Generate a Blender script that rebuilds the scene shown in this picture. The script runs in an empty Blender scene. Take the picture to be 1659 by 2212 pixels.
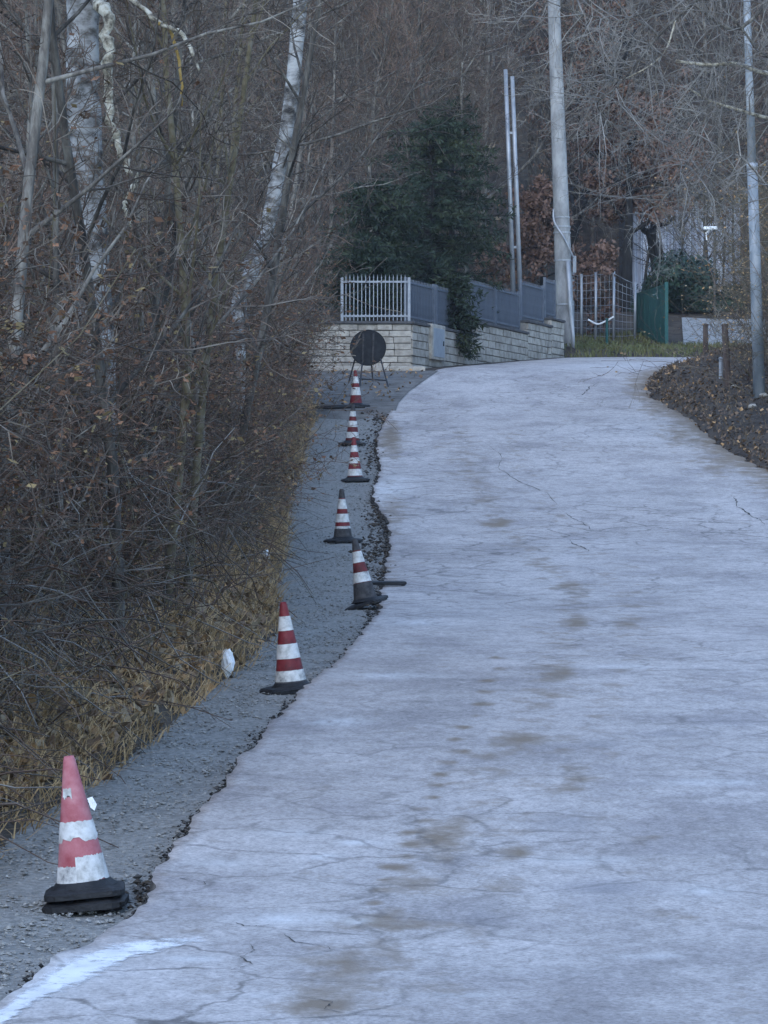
import bpy, math, random
import numpy as np
from mathutils import Vector, Matrix, noise as mnoise

# ------------------------------------------------------------------ camera, sky, sun, exposure
W0, H0 = 1659.0, 2212.0            # working pixel frame of the photograph
F = 7140.0                         # focal length in those pixels
CX, CY = W0 / 2, H0 / 2
scene = bpy.context.scene
cam_d = bpy.data.cameras.new('camera'); cam = bpy.data.objects.new('camera', cam_d)
scene.collection.objects.link(cam)
cam_d.sensor_fit = 'VERTICAL'; cam_d.sensor_height = 24.0; cam_d.lens = 24.0 * F / H0
cam_d.clip_start = 0.1; cam_d.clip_end = 2000
cam.location = (0, 0, 0); cam.rotation_euler = (math.radians(90), 0, 0)
scene.camera = cam
SUN_EL, SUN_AZ = math.radians(35), math.radians(200)
world = bpy.data.worlds.new('World'); scene.world = world; world.use_nodes = True
wn = world.node_tree
sky = wn.nodes.new('ShaderNodeTexSky'); sky.sky_type = 'NISHITA'; sky.sun_disc = False
sky.sun_elevation = SUN_EL; sky.sun_rotation = SUN_AZ; sky.altitude = 500; sky.air_density = 1.0; sky.dust_density = 0.05; sky.ozone_density = 1.0
wn.nodes['Background'].inputs['Strength'].default_value = 0.15
wn.links.new(sky.outputs['Color'], wn.nodes['Background'].inputs['Color'])
sun_d = bpy.data.lights.new('sun', 'SUN'); sun_d.energy = 0.5; sun_d.angle = math.radians(30); sun_d.color = (1.0, 0.96, 0.92)
sun = bpy.data.objects.new('sun', sun_d); scene.collection.objects.link(sun)
sdir = Vector((math.sin(SUN_AZ) * math.cos(SUN_EL), math.cos(SUN_AZ) * math.cos(SUN_EL), math.sin(SUN_EL)))
sun.rotation_euler = sdir.to_track_quat('Z', 'Y').to_euler()
sun.location = (0, -20, 40)
vs = scene.view_settings
vs.view_transform = 'Standard'; vs.look = 'None'; vs.gamma = 1.0; vs.use_curve_mapping = False
vs.exposure = 1.72
HAZE = 0.0003
scene.render.engine = 'CYCLES'
scene.cycles.max_bounces = 4; scene.cycles.diffuse_bounces = 2; scene.cycles.transparent_max_bounces = 8

# ------------------------------------------------------------------ helpers
COL = scene.collection
rnd = random.Random(7)
npr = np.random.default_rng(5)

def at(px, py, d):
    return Vector(((px - CX) / F * d, d, (CY - py) / F * d))

class MB:
    def __init__(s): s.v = []; s.f = []; s.m = []
    def add(s, vs_, fs, m=0):
        b = len(s.v); s.v.extend([tuple(q) for q in vs_])
        for f in fs: s.f.append(tuple(b + i for i in f)); s.m.append(m)
    def box(s, c, size, rz=0.0, m=0, jit=0.0, rx=0.0, ry=0.0, bev=0.0):
        R = Matrix.Rotation(rz, 3, 'Z') @ Matrix.Rotation(ry, 3, 'Y') @ Matrix.Rotation(rx, 3, 'X')
        hx, hy, hz = size[0] / 2, size[1] / 2, size[2] / 2
        if bev > 0:
            b = bev; pts = []
            for z, ins in ((-hz, b), (-hz + b, 0), (hz - b, 0), (hz, b)):
                for (x, y) in ((-1, -1), (1, -1), (1, 1), (-1, 1)):
                    pts.append((x * (hx - ins), y * (hy - ins), z))
            fs = [(3, 2, 1, 0), (12, 13, 14, 15)]
            for k in range(3):
                for i in range(4):
                    j = (i + 1) % 4; fs.append((k * 4 + i, k * 4 + j, k * 4 + 4 + j, k * 4 + 4 + i))
        else:
            pts = [(x * hx, y * hy, z * hz) for z in (-1, 1) for (x, y) in ((-1, -1), (1, -1), (1, 1), (-1, 1))]
            fs = [(3, 2, 1, 0), (4, 5, 6, 7), (0, 1, 5, 4), (1, 2, 6, 5), (2, 3, 7, 6), (3, 0, 4, 7)]
        s.add([R @ Vector([q + (rnd.uniform(-jit, jit) if jit else 0) for q in p]) + Vector(c) for p in pts], fs, m)
    def tube(s, pts, rad, sides=6, cap=True, m=0):
        n = len(pts); b = len(s.v); ref = Vector((0.31, 0.17, 0.93))
        for i, p in enumerate(pts):
            t = (pts[min(i + 1, n - 1)] - pts[max(i - 1, 0)])
            if t.length < 1e-9: t = Vector((0, 0, 1))
            t.normalize()
            u = t.cross(ref)
            if u.length < 0.15: u = t.cross(Vector((1, 0, 0)))
            u.normalize(); w = t.cross(u)
            r = rad[i] if isinstance(rad, (list, tuple)) else rad
            for k in range(sides):
                a = 2 * math.pi * k / sides
                q = p + u * (math.cos(a) * r) + w * (math.sin(a) * r)
                s.v.append((q.x, q.y, q.z))
        for i in range(n - 1):
            for k in range(sides):
                k2 = (k + 1) % sides
                s.f.append((b + i * sides + k, b + i * sides + k2, b + (i + 1) * sides + k2, b + (i + 1) * sides + k)); s.m.append(m)
        if cap and sides > 3:
            s.f.append(tuple(b + k for k in reversed(range(sides)))); s.m.append(m)
            s.f.append(tuple(b + (n - 1) * sides + k for k in range(sides))); s.m.append(m)
    def lathe(s, prof, sides=24, m=0, jit=None, a0=0.0, a1=2 * math.pi):
        b = len(s.v); full = abs(a1 - a0 - 2 * math.pi) < 1e-6; n = len(prof)
        cols = sides if full else sides + 1
        for i, (r, z) in enumerate(prof):
            for k in range(cols):
                a = a0 + (a1 - a0) * k / sides
                dz = jit(i, a) if jit else 0.0
                s.v.append((r * math.cos(a), r * math.sin(a), z + dz))
        for i in range(n - 1):
            for k in range(sides):
                k2 = (k + 1) % cols
                s.f.append((b + i * cols + k, b + i * cols + k2, b + (i + 1) * cols + k2, b + (i + 1) * cols + k)); s.m.append(m)
    def quad(s, c, u, w, m=0):
        s.add([c - u - w, c + u - w, c + u + w, c - u + w], [(0, 1, 2, 3)], m)
    def build(s, name, mats, parent=None, origin=None, smooth=False):
        me = bpy.data.meshes.new(name)
        if origin is not None:
            o = Vector(origin); vv = [(a - o.x, b - o.y, c - o.z) for a, b, c in s.v]
        else: vv = s.v
        me.from_pydata(vv, [], s.f)
        if not isinstance(mats, (list, tuple)): mats = [mats]
        for q in mats: me.materials.append(q)
        if len(mats) > 1: me.polygons.foreach_set('material_index', s.m)
        if smooth: me.polygons.foreach_set('use_smooth', [True] * len(me.polygons))
        me.update()
        ob = bpy.data.objects.new(name, me); COL.objects.link(ob)
        if parent is not None: ob.parent = parent
        elif origin is not None: ob.location = origin
        return ob

def tag(o, label=None, cat=None, group=None, kind=None):
    if label: o['label'] = label
    if cat: o['category'] = cat
    if group: o['group'] = group
    if kind: o['kind'] = kind
    return o

def thing(name, label, cat, loc=(0, 0, 0), group=None):
    o = bpy.data.objects.new(name, None); COL.objects.link(o); o.location = loc
    o.empty_display_size = 0.2
    return tag(o, label, cat, group)

def copy_tree(o, parent=None):
    c = o.copy(); COL.objects.link(c); c.parent = parent
    for ch in list(o.children): copy_tree(ch, c)
    return c

def mat(name, cols, scale=6.0, rough=0.85, bump=0.0, stretch=(1, 1, 1), detail=6.0, lo=0.35, hi=0.65, rand=0.0, world_co=False, bscale=None, metal=0.0, spec=0.3):
    m = bpy.data.materials.new(name); m.use_nodes = True
    nt = m.node_tree; N = nt.nodes; L = nt.links; bs = N['Principled BSDF']
    bs.inputs['Roughness'].default_value = rough; bs.inputs['Metallic'].default_value = metal
    bs.inputs['Specular IOR Level'].default_value = spec
    if world_co:
        co = N.new('ShaderNodeNewGeometry').outputs['Position']
    else:
        co = N.new('ShaderNodeTexCoord').outputs['Object']
    mp = N.new('ShaderNodeMapping'); mp.inputs['Scale'].default_value = stretch; L.new(co, mp.inputs['Vector'])
    nz = N.new('ShaderNodeTexNoise'); nz.inputs['Scale'].default_value = scale; nz.inputs['Detail'].default_value = detail; nz.inputs['Roughness'].default_value = 0.65
    L.new(mp.outputs['Vector'], nz.inputs['Vector'])
    rp = N.new('ShaderNodeValToRGB'); els = rp.color_ramp.elements
    n = len(cols)
    els[0].position = lo; els[0].color = (*cols[0], 1)
    els[1].position = hi; els[1].color = (*cols[-1], 1)
    for i in range(1, n - 1):
        e = els.new(lo + (hi - lo) * i / (n - 1)); e.color = (*cols[i], 1)
    L.new(nz.outputs['Fac'], rp.inputs['Fac'])
    out = rp.outputs['Color']
    if rand > 0:
        oi = N.new('ShaderNodeObjectInfo'); hs = N.new('ShaderNodeHueSaturation')
        mr = N.new('ShaderNodeMapRange'); mr.inputs['To Min'].default_value = 1 - rand; mr.inputs['To Max'].default_value = 1 + rand
        L.new(oi.outputs['Random'], mr.inputs['Value']); L.new(mr.outputs['Result'], hs.inputs['Value']); L.new(out, hs.inputs['Color']); out = hs.outputs['Color']
    L.new(out, bs.inputs['Base Color'])
    if bump > 0:
        bn = N.new('ShaderNodeTexNoise'); bn.inputs['Scale'].default_value = bscale or scale * 4; bn.inputs['Detail'].default_value = 5
        L.new(mp.outputs['Vector'], bn.inputs['Vector'])
        bp = N.new('ShaderNodeBump'); bp.inputs['Strength'].default_value = bump; bp.inputs['Distance'].default_value = 0.02
        L.new(bn.outputs['Fac'], bp.inputs['Height']); L.new(bp.outputs['Normal'], bs.inputs['Normal'])
    return m

# ------------------------------------------------------------------ road profile from the rows where things stand
_rows = [(14, 1930), (21.8, 1475), (29.4, 1300), (37.5, 1158), (45, 1028), (53.9, 882), (60.5, 797), (66, 783), (72, 771)]
PD = [-30, 0, 6, 10] + [d for d, _ in _rows] + [76, 84, 95, 120, 260]
PZ = [-1.75, -1.82, -1.86, -1.78] + [(CY - r) / F * d for d, r in _rows] + [3.49, 3.7, 4.1, 5.0, 9.0]
_dd = np.linspace(-30, 260, 5801)
_zz = np.interp(_dd, PD, PZ)
_k = np.hanning(91); _k /= _k.sum()
_zs = np.convolve(np.pad(_zz, 45, mode='edge'), _k, mode='valid')
def zr(d): return np.interp(d, _dd, _zs)
_td = np.linspace(9, 72, 3000); _tr = CY - zr(_td) / _td * F
def d_of_row(py): return float(np.interp(-py, -_tr, _td))
def gp(px, py):
    d = d_of_row(py); return ((px - CX) / F * d, d)
def proj(x, y, z): return CX + x / y * F, CY - z / y * F

# edges of the asphalt, the dug-out gravel strip and the verge (x, y)
ASPH_L = [(-2.3, -20), (-2.0, 0), (-1.62, 8)] + [gp(*q) for q in [(5, 2160), (52, 2117), (125, 2058), (208, 2034), (302, 1968), (336, 1899), (415, 1765), (495, 1680), (560, 1590), (655, 1485), (725, 1435), (770, 1385), (822, 1310), (830, 1240), (843, 1185), (838, 1130), (806, 1070), (822, 1005), (812, 950), (836, 905), (848, 870), (872, 845), (905, 822)]] + [(0.95, 60.6)]
WALL_C, WALL_E = (0.5, 60.5), (3.9, 72.0)
ASPH_L += [(1.35, 62.2), (2.45, 66), (3.4, 69.4), (4.1, 71.7), (5.2, 73.3), (7.5, 74.6), (12, 75.6), (22, 76.5), (40, 78)]
ASPH_R = [(5.6, -20), (5.4, 0), (5.3, 12), (5.5, 25), (5.6, 38)] + [gp(*q) for q in [(1659, 1010), (1560, 958), (1480, 893), (1395, 843)]] + [(4.75, 58.8), (5.25, 61), (6.1, 64), (7.4, 66.3), (10, 67.8), (14, 68.6), (22, 69.4), (40, 70.5)]
GRAV_L = [(-3.1, -20), (-2.9, 0), (-2.45, 8)] + [gp(*q) for q in [(0, 1768), (100, 1705), (200, 1640), (350, 1530), (470, 1440), (585, 1340), (580, 1250), (600, 1180), (612, 1080), (640, 1000), (660, 920), (684, 880)]]
def interp_edge(E, y):
    ys = [q[1] for q in E]; xs = [q[0] for q in E]; return np.interp(y, ys, xs)

def pip(P, X, Y):
    ins = np.zeros(X.shape, bool); n = len(P)
    for i in range(n):
        x1, y1 = P[i]; x2, y2 = P[(i + 1) % n]
        if y1 == y2: continue
        c = ((y1 > Y) != (y2 > Y)) & (X < (x2 - x1) * (Y - y1) / (y2 - y1) + x1)
        ins ^= c
    return ins
def pdist(P, X, Y):
    best = np.full(X.shape, 1e9)
    for i in range(len(P) - 1):
        x1, y1 = P[i]; x2, y2 = P[i + 1]; dx, dy = x2 - x1, y2 - y1; l2 = dx * dx + dy * dy + 1e-12
        t = np.clip(((X - x1) * dx + (Y - y1) * dy) / l2, 0, 1)
        best = np.minimum(best, np.hypot(X - x1 - t * dx, Y - y1 - t * dy))
    return best
LANE_L = GRAV_L + [(-1.7, 55.5), (-5.0, 57.5), (-14, 58.5), (-14, 60.75), (0.45, 60.75)]
BED_LEFT = LANE_L + [(2.0, 66.4), (3.7, 72.15), (4.3, 72.3)] + [q for q in ASPH_L if q[1] > 73]
BED = BED_LEFT + ASPH_R[::-1]
SUNK = GRAV_L + [q for q in ASPH_L if q[1] > 54] + ASPH_R[::-1]

def fbm(X, Y, s, seed=0, oct=4):
    out = np.zeros(X.shape); a = 1.0
    r = np.random.default_rng(seed)
    for o in range(oct):
        for _ in range(3):
            th = r.uniform(0, 6.28); k = s * (2 ** o) * r.uniform(0.7, 1.3); ph = r.uniform(0, 6.28)
            out += a * np.sin(k * (X * math.cos(th) + Y * math.sin(th)) + ph + 1.3 * np.sin(k * 0.6 * (X * math.sin(th) - Y * math.cos(th)) + ph * 2)) / 3
        a *= 0.5
    return out

def ground_z(X, Y):
    X = np.asarray(X, float); Y = np.asarray(Y, float)
    z = zr(Y)
    inb = pip(BED, X, Y); dl = pdist(BED_LEFT, X, Y); dr = pdist(ASPH_R, X, Y)
    out = ~inb
    left = out & (dl <= dr); right = out & (dl > dr)
    # left bank along the thicket
    bank = 0.02 + 0.50 * np.minimum(dl, 1.7) + 0.26 * np.clip(dl - 1.7, 0, 14) + 0.05 * np.clip(dl - 15.7, 0, 80)
    wallw = np.clip((Y - 58.6) / 0.8, 0, 1)
    garden = 0.80 * np.clip((dl - 0.05) / 0.25, 0, 1) + 0.10 * np.clip(dl - 0.4, 0, 10)
    lb = bank * (1 - wallw) + garden * wallw
    # past the pole: grass verge
    vw = np.clip((Y - 72.0) / 0.8, 0, 1)
    verge = 0.14 * np.clip(dl / 1.1, 0, 1) + 0.04 * dl + 0.10 * np.clip(dl - 3, 0, 8)
    lb = np.where(X > 3.6, lb * (1 - vw) + verge * vw, lb)
    rb = 0.03 + 0.18 * np.clip(dr, 0, 1.5) + 0.30 * np.clip(dr - 1.5, 0, 8) + 0.05 * np.clip(dr - 9.5, 0, 80)
    ny = np.clip((Y - 64.0) / 3.0, 0, 1)
    z = z + np.where(left, lb, 0) + np.where(right, rb * (1 - 0.3 * ny), 0)
    # hillside behind everything
    rt_ = np.clip((X - 3.5) / 3.0, 0, 1); rt_ = rt_ * rt_ * (3 - 2 * rt_); y0_ = 84 + 21 * rt_
    hill = (0.34 + 0.34 * rt_) * np.clip(Y - y0_, 0, 70) * np.clip((Y - y0_) / (18 - 8 * rt_), 0, 1)
    z = z + hill
    n1 = fbm(X, Y, 1.7, 3) * 0.05 + fbm(X, Y, 0.35, 8, 3) * 0.12
    n1 = n1 + np.where(left & (Y < 58), fbm(X, Y, 4.2, 21, 3) * 0.055 + 0.10 * np.clip(dl / .35, 0, 1), 0)
    z = z + n1 * np.clip(np.minimum(dl, dr) / 0.45, 0, 1) * out
    ins = pip(SUNK, X, Y)
    ed = np.minimum(pdist(GRAV_L, X, Y), dr); ed = np.minimum(ed, pdist([q for q in ASPH_L if q[1] > 52], X, Y))
    z = z - np.where(ins, np.clip(ed * 1.2, 0.0, 0.26), 0)
    return z
def gz(x, y): return float(ground_z(np.array([x]), np.array([y]))[0])

# ------------------------------------------------------------------ materials
m_soil = mat('soil', [(0.018, 0.014, 0.011), (0.038, 0.029, 0.022), (0.075, 0.057, 0.042), (0.055, 0.046, 0.033)], 2.2, 0.95, 0.8, world_co=True, bscale=14, lo=0.3, hi=0.7)
m_gravel = mat('gravel', [(0.14, 0.14, 0.13), (0.245, 0.24, 0.225), (0.36, 0.35, 0.325)], 26, 0.95, 1.0, world_co=True, bscale=60, lo=0.3, hi=0.7)
m_stone = mat('gravel_stone', [(0.11, 0.105, 0.10), (0.22, 0.215, 0.20), (0.38, 0.37, 0.345)], 23, 0.9, world_co=True, lo=0.3, hi=0.7)
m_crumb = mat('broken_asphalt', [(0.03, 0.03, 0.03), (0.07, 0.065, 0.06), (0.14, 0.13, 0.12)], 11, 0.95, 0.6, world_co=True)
m_edge_shade = mat('black_asphalt_shade', [(0.012, 0.012, 0.012), (0.04, 0.038, 0.036)], 11, 0.95, world_co=True)  # near-black for the edge crumbs, with the shadow line put into their colour
m_vgrass = mat('withered_grass', [(0.05, 0.035, 0.024), (0.11, 0.078, 0.05), (0.19, 0.14, 0.09)], 3.1, 0.8, world_co=True, lo=0.3, hi=0.7)
m_grass = mat('dry_grass', [(0.10, 0.065, 0.035), (0.30, 0.195, 0.09), (0.50, 0.34, 0.175), (0.27, 0.185, 0.09)], 3.1, 0.8, world_co=True, lo=0.3, hi=0.7)
m_ggrass = mat('green_grass', [(0.10, 0.085, 0.04), (0.11, 0.12, 0.045), (0.20, 0.17, 0.08)], 2.5, 0.8, world_co=True, lo=0.3, hi=0.7)
m_litter = [mat('dead_leaf_a', [(0.31, 0.175, 0.075), (0.46, 0.28, 0.135)], 9, 0.8, world_co=True),
            mat('dead_leaf_b', [(0.13, 0.08, 0.05), (0.22, 0.145, 0.09)], 9, 0.8, world_co=True),
            mat('dead_leaf_c', [(0.22, 0.16, 0.095), (0.32, 0.25, 0.165)], 9, 0.8, world_co=True),
            mat('dead_leaf_d', [(0.06, 0.042, 0.032), (0.11, 0.08, 0.06)], 9, 0.85, world_co=True)]
m_bark = mat('grey_bark', [(0.03, 0.026, 0.023), (0.085, 0.074, 0.063), (0.19, 0.175, 0.15)], 9, 0.9, 0.5, stretch=(1, 1, 0.3), rand=0.35)
m_twig = mat('twig', [(0.024, 0.018, 0.015), (0.082, 0.065, 0.052), (0.25, 0.215, 0.175)], 1.6, 0.85, rand=0.3, lo=0.3, hi=0.7)
m_twig2 = mat('reddish_twig', [(0.045, 0.027, 0.02), (0.105, 0.066, 0.048), (0.19, 0.14, 0.105)], 1.6, 0.85, rand=0.3, lo=0.3, hi=0.7)
m_ptwig = mat('pale_twig', [(0.07, 0.062, 0.055), (0.18, 0.165, 0.15), (0.33, 0.31, 0.28)], 1.6, 0.85, lo=0.3, hi=0.7)
m_moss = mat('mossy_twig', [(0.035, 0.03, 0.022), (0.10, 0.08, 0.045), (0.13, 0.115, 0.09)], 7, 0.9, rand=0.25)
m_birch = mat('birch_bark', [(0.025, 0.022, 0.02), (0.11, 0.102, 0.095), (0.25, 0.245, 0.24), (0.35, 0.345, 0.335)], 4.0, 0.8, 0.5, stretch=(1, 1, 1.7), lo=0.36, hi=0.62)
m_pale = mat('pale_wood', [(0.06, 0.048, 0.034), (0.27, 0.235, 0.175), (0.46, 0.42, 0.34)], 14, 0.8, 0.4, lo=0.36, hi=0.6)
m_ochre = mat('lichen_wood', [(0.14, 0.09, 0.03), (0.28, 0.18, 0.05), (0.34, 0.28, 0.16)], 6, 0.85, 0.4)
m_oakbark = mat('oak_bark', [(0.012, 0.011, 0.011), (0.03, 0.027, 0.025)], 12, 0.95, 0.8, stretch=(1, 1, .3))
m_oakleaf = mat('oak_leaf', [(0.10, 0.058, 0.042), (0.165, 0.095, 0.068), (0.23, 0.145, 0.11)], 1.3, 0.75, lo=0.3, hi=0.7)
m_needle = mat('conifer_needle', [(0.010, 0.018, 0.012), (0.022, 0.036, 0.02), (0.052, 0.06, 0.026)], 1.6, 0.7, lo=0.3, hi=0.7)
m_ivy = mat('ivy_leaf', [(0.010, 0.022, 0.018), (0.02, 0.042, 0.028), (0.04, 0.07, 0.035)], 3, 0.5, lo=0.3, hi=0.7)
m_wallst = mat('wall_stone', [(0.20, 0.175, 0.145), (0.36, 0.32, 0.27), (0.47, 0.425, 0.36)], 5.5, 0.9, 0.5, rand=0.16, lo=0.3, hi=0.7)
m_mortar = mat('mortar', [(0.17, 0.15, 0.13), (0.26, 0.235, 0.205)], 12, 0.95, 0.4)
m_cap = mat('wall_cap', [(0.055, 0.052, 0.052), (0.10, 0.095, 0.095)], 7, 0.9, 0.4)
m_rail = mat('fence_paint', [(0.09, 0.105, 0.13), (0.15, 0.165, 0.195)], 9, 0.5, 0.0)
m_railw = mat('fence_white_paint', [(0.23, 0.24, 0.26), (0.36, 0.37, 0.385)], 9, 0.5, 0.0)
m_screen = mat('fence_screen', [(0.075, 0.085, 0.105), (0.11, 0.125, 0.15)], 3, 0.7, 0.0)
m_conc = mat('pole_concrete', [(0.15, 0.15, 0.15), (0.25, 0.25, 0.25), (0.35, 0.35, 0.345)], 3.5, 0.85, 0.4, stretch=(1, 1, .4))
m_galv = mat('galvanised', [(0.20, 0.215, 0.235), (0.30, 0.31, 0.33), (0.38, 0.39, 0.41)], 4, 0.45, 0.0, stretch=(1, 1, .5), metal=0.35)
m_lamp = mat('weathered_pole', [(0.14, 0.16, 0.18), (0.22, 0.24, 0.26), (0.32, 0.33, 0.345)], 4, 0.6, 0.1, stretch=(1, 1, .4), metal=0.2)
m_dark = mat('dark_metal', [(0.012, 0.013, 0.016), (0.03, 0.031, 0.035)], 8, 0.6)
m_rubber = mat('black_rubber', [(0.008, 0.008, 0.009), (0.022, 0.022, 0.024)], 14, 0.6, 0.3)
m_red = mat('red_rubber', [(0.075, 0.011, 0.014), (0.15, 0.016, 0.02), (0.20, 0.03, 0.034)], 9, 0.55)
m_dred = mat('dirty_red_rubber', [(0.06, 0.014, 0.015), (0.15, 0.02, 0.022)], 9, 0.6)
m_pink = mat('faded_red_rubber', [(0.27, 0.055, 0.065), (0.38, 0.12, 0.135), (0.46, 0.20, 0.21)], 7, 0.6)
m_band = mat('white_band', [(0.34, 0.33, 0.31), (0.55, 0.54, 0.52), (0.64, 0.635, 0.62)], 17, 0.45)
m_dband = mat('dirty_band', [(0.16, 0.16, 0.16), (0.50, 0.49, 0.47), (0.66, 0.65, 0.63)], 15, 0.6)
m_soot = mat('soiled_rubber', [(0.03, 0.028, 0.03), (0.08, 0.075, 0.075)], 18, 0.8)
m_green = mat('green_gate_paint', [(0.012, 0.065, 0.06), (0.02, 0.09, 0.08)], 4, 0.5)
m_shed = mat('corrugated_sheet', [(0.20, 0.22, 0.26), (0.46, 0.48, 0.53), (0.62, 0.64, 0.68)], 3.0, 0.5, stretch=(1, 1, .06))
m_white = mat('white_plastic', [(0.72, 0.72, 0.72), (0.85, 0.85, 0.85)], 9, 0.5, 0.3)
m_wood = mat('weathered_wood', [(0.05, 0.035, 0.03), (0.11, 0.08, 0.065)], 9, 0.9, 0.5, stretch=(1, 1, .25))
m_cab = mat('cabinet_grey', [(0.24, 0.265, 0.29), (0.31, 0.335, 0.36)], 4, 0.5)
m_drive = mat('pale_gravel', [(0.20, 0.20, 0.195), (0.34, 0.34, 0.33)], 9, 0.95, 0.6, world_co=True)
m_paint = None

# asphalt: several scales of tone, grit, hairline cracks, plus stain attributes held by the mesh
def road_material():
    m = bpy.data.materials.new('old_asphalt'); m.use_nodes = True
    nt = m.node_tree; N = nt.nodes; L = nt.links; bs = N['Principled BSDF']
    bs.inputs['Roughness'].default_value = 0.8; bs.inputs['Specular IOR Level'].default_value = 0.3
    pos = N.new('ShaderNodeNewGeometry').outputs['Position']
    def nz(scale, stretch=(1, 1, 1), detail=5, rough=0.6):
        mp = N.new('ShaderNodeMapping'); mp.inputs['Scale'].default_value = stretch; L.new(pos, mp.inputs['Vector'])
        t = N.new('ShaderNodeTexNoise'); t.inputs['Scale'].default_value = scale; t.inputs['Detail'].default_value = detail; t.inputs['Roughness'].default_value = rough
        L.new(mp.outputs['Vector'], t.inputs['Vector']); return t.outputs['Fac']
    def ramp(fac, stops):
        r = N.new('ShaderNodeValToRGB'); e = r.color_ramp.elements
        e[0].position, e[0].color = stops[0][0], (*stops[0][1], 1); e[1].position, e[1].color = stops[-1][0], (*stops[-1][1], 1)
        for p, c in stops[1:-1]: q = e.new(p); q.color = (*c, 1)
        L.new(fac, r.inputs['Fac']); return r.outputs['Color']
    def mix(fac, a, b, mode='MIX'):
        x = N.new('ShaderNodeMix'); x.data_type = 'RGBA'; x.blend_type = mode
        if isinstance(fac, float): x.inputs[0].default_value = fac
        else: L.new(fac, x.inputs[0])
        for v, i in ((a, 6), (b, 7)):
            if isinstance(v, tuple): x.inputs[i].default_value = (*v, 1)
            else: L.new(v, x.inputs[i])
        return x.outputs[2]
    def mul(a, b):
        q = N.new('ShaderNodeMath'); q.operation = 'MULTIPLY'
        for v, i in ((a, 0), (b, 1)):
            if isinstance(v, float): q.inputs[i].default_value = v
            else: L.new(v, q.inputs[i])
        return q.outputs[0]
    def madd(a, k, b):
        q = N.new('ShaderNodeMath'); q.operation = 'MULTIPLY_ADD'; q.inputs[1].default_value = k; L.new(a, q.inputs[0]); L.new(b, q.inputs[2]); return q.outputs[0]
    base = ramp(nz(0.55, (1, 0.45, 1), 4), [(0.3, (0.34, 0.312, 0.298)), (0.5, (0.392, 0.362, 0.346)), (0.7, (0.435, 0.405, 0.39))])
    mid = ramp(nz(6.5, (1, 0.7, 1), 6, 0.6), [(0.34, (0.87, 0.86, 0.85)), (0.47, (0.99, 0.99, 0.99)), (0.55, (1.01, 1.01, 1.01)), (0.68, (1.10, 1.10, 1.10))])
    base = mix(1.0, base, ramp(nz(17, (1, 0.5, 1), 4, 0.6), [(0.36, (0.87, 0.865, 0.86)), (0.5, (1, 1, 1)), (0.66, (1.11, 1.11, 1.11))]), 'MULTIPLY')
    base = mix(1.0, base, ramp(nz(1.1, (1, 0.8, 1), 6, 0.62), [(0.36, (0.78, 0.775, 0.79)), (0.5, (1, 1, 1)), (0.64, (1.13, 1.13, 1.13))]), 'MULTIPLY')
    base = mix(1.0, base, mid, 'MULTIPLY')
    grit = ramp(nz(48, (1, 1, 1), 4, 0.75), [(0.3, (0.6, 0.6, 0.6)), (0.5, (1, 1, 1)), (0.7, (1.3, 1.3, 1.3))])
    base = mix(1.0, base, grit, 'MULTIPLY')
    def attr(n):
        a = N.new('ShaderNodeAttribute'); a.attribute_name = n; return a.outputs['Fac']
    # hairline cracks
    dn = N.new('ShaderNodeTexNoise'); dn.inputs['Scale'].default_value = 2.2; dn.inputs['Detail'].default_value = 6; L.new(pos, dn.inputs['Vector'])
    va = N.new('ShaderNodeVectorMath'); va.operation = 'MULTIPLY_ADD'; va.inputs[1].default_value = (0.55, 0.55, 0); L.new(dn.outputs['Color'], va.inputs[0]); L.new(pos, va.inputs[2])
    vo = N.new('ShaderNodeTexVoronoi'); vo.feature = 'DISTANCE_TO_EDGE'; vo.inputs['Scale'].default_value = 1.5; L.new(va.outputs[0], vo.inputs['Vector'])
    cr = ramp(vo.outputs['Distance'], [(0.0, (1, 1, 1)), (0.016, (0.7, 0.7, 0.7)), (0.04, (0, 0, 0))])
    crm = ramp(nz(0.45, (1, 0.5, 1), 3), [(0.40, (0, 0, 0)), (0.55, (1, 1, 1))])
    crack = mul(mul(cr, crm), attr('crackzone'))
    vo2 = N.new('ShaderNodeTexVoronoi'); vo2.feature = 'DISTANCE_TO_EDGE'; vo2.inputs['Scale'].default_value = 5.0; L.new(va.outputs[0], vo2.inputs['Vector'])
    cr2 = ramp(vo2.outputs['Distance'], [(0.0, (1, 1, 1)), (0.05, (0, 0, 0))]); crack2 = mul(mul(cr2, ramp(nz(0.8, (1, 0.6, 1), 4), [(0.46, (0, 0, 0)), (0.6, (1, 1, 1))])), attr('crackzone'))
    st = ramp(nz(9, (1, 0.5, 1), 6, 0.7), [(0.34, (0, 0, 0)), (0.52, (1, 1, 1))])
    base = mix(mul(ramp(madd(attr('mud'), 0.5, nz(4.5, (1, 0.7, 1), 6, 0.62)), [(0.60, (0, 0, 0)), (0.72, (.5, .5, .5)), (0.88, (1, 1, 1))]), 0.9), base, (0.19, 0.145, 0.10))
    base = mix(mul(attr('dark'), 0.75), base, (0.175, 0.175, 0.195))
    wst = ramp(nz(13, (1, 0.4, 1), 6, 0.75), [(0.34, (0, 0, 0)), (0.55, (1, 1, 1))])
    base = mix(mul(mul(attr('pale'), wst), 0.9), base, (0.72, 0.72, 0.72))
    # short cross-wise scuffs
    sc = ramp(nz(3.2, (1.0, 2.6, 1), 7, 0.7), [(0.64, (0, 0, 0)), (0.74, (1, 1, 1))])
    base = mix(mul(sc, 0.4), base, (0.19, 0.18, 0.17))
    sc2 = ramp(nz(3.0, (0.9, 2.2, 1), 6, 0.65), [(0.66, (0, 0, 0)), (0.76, (1, 1, 1))])
    base = mix(mul(sc2, 0.4), base, (0.62, 0.62, 0.62))
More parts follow.
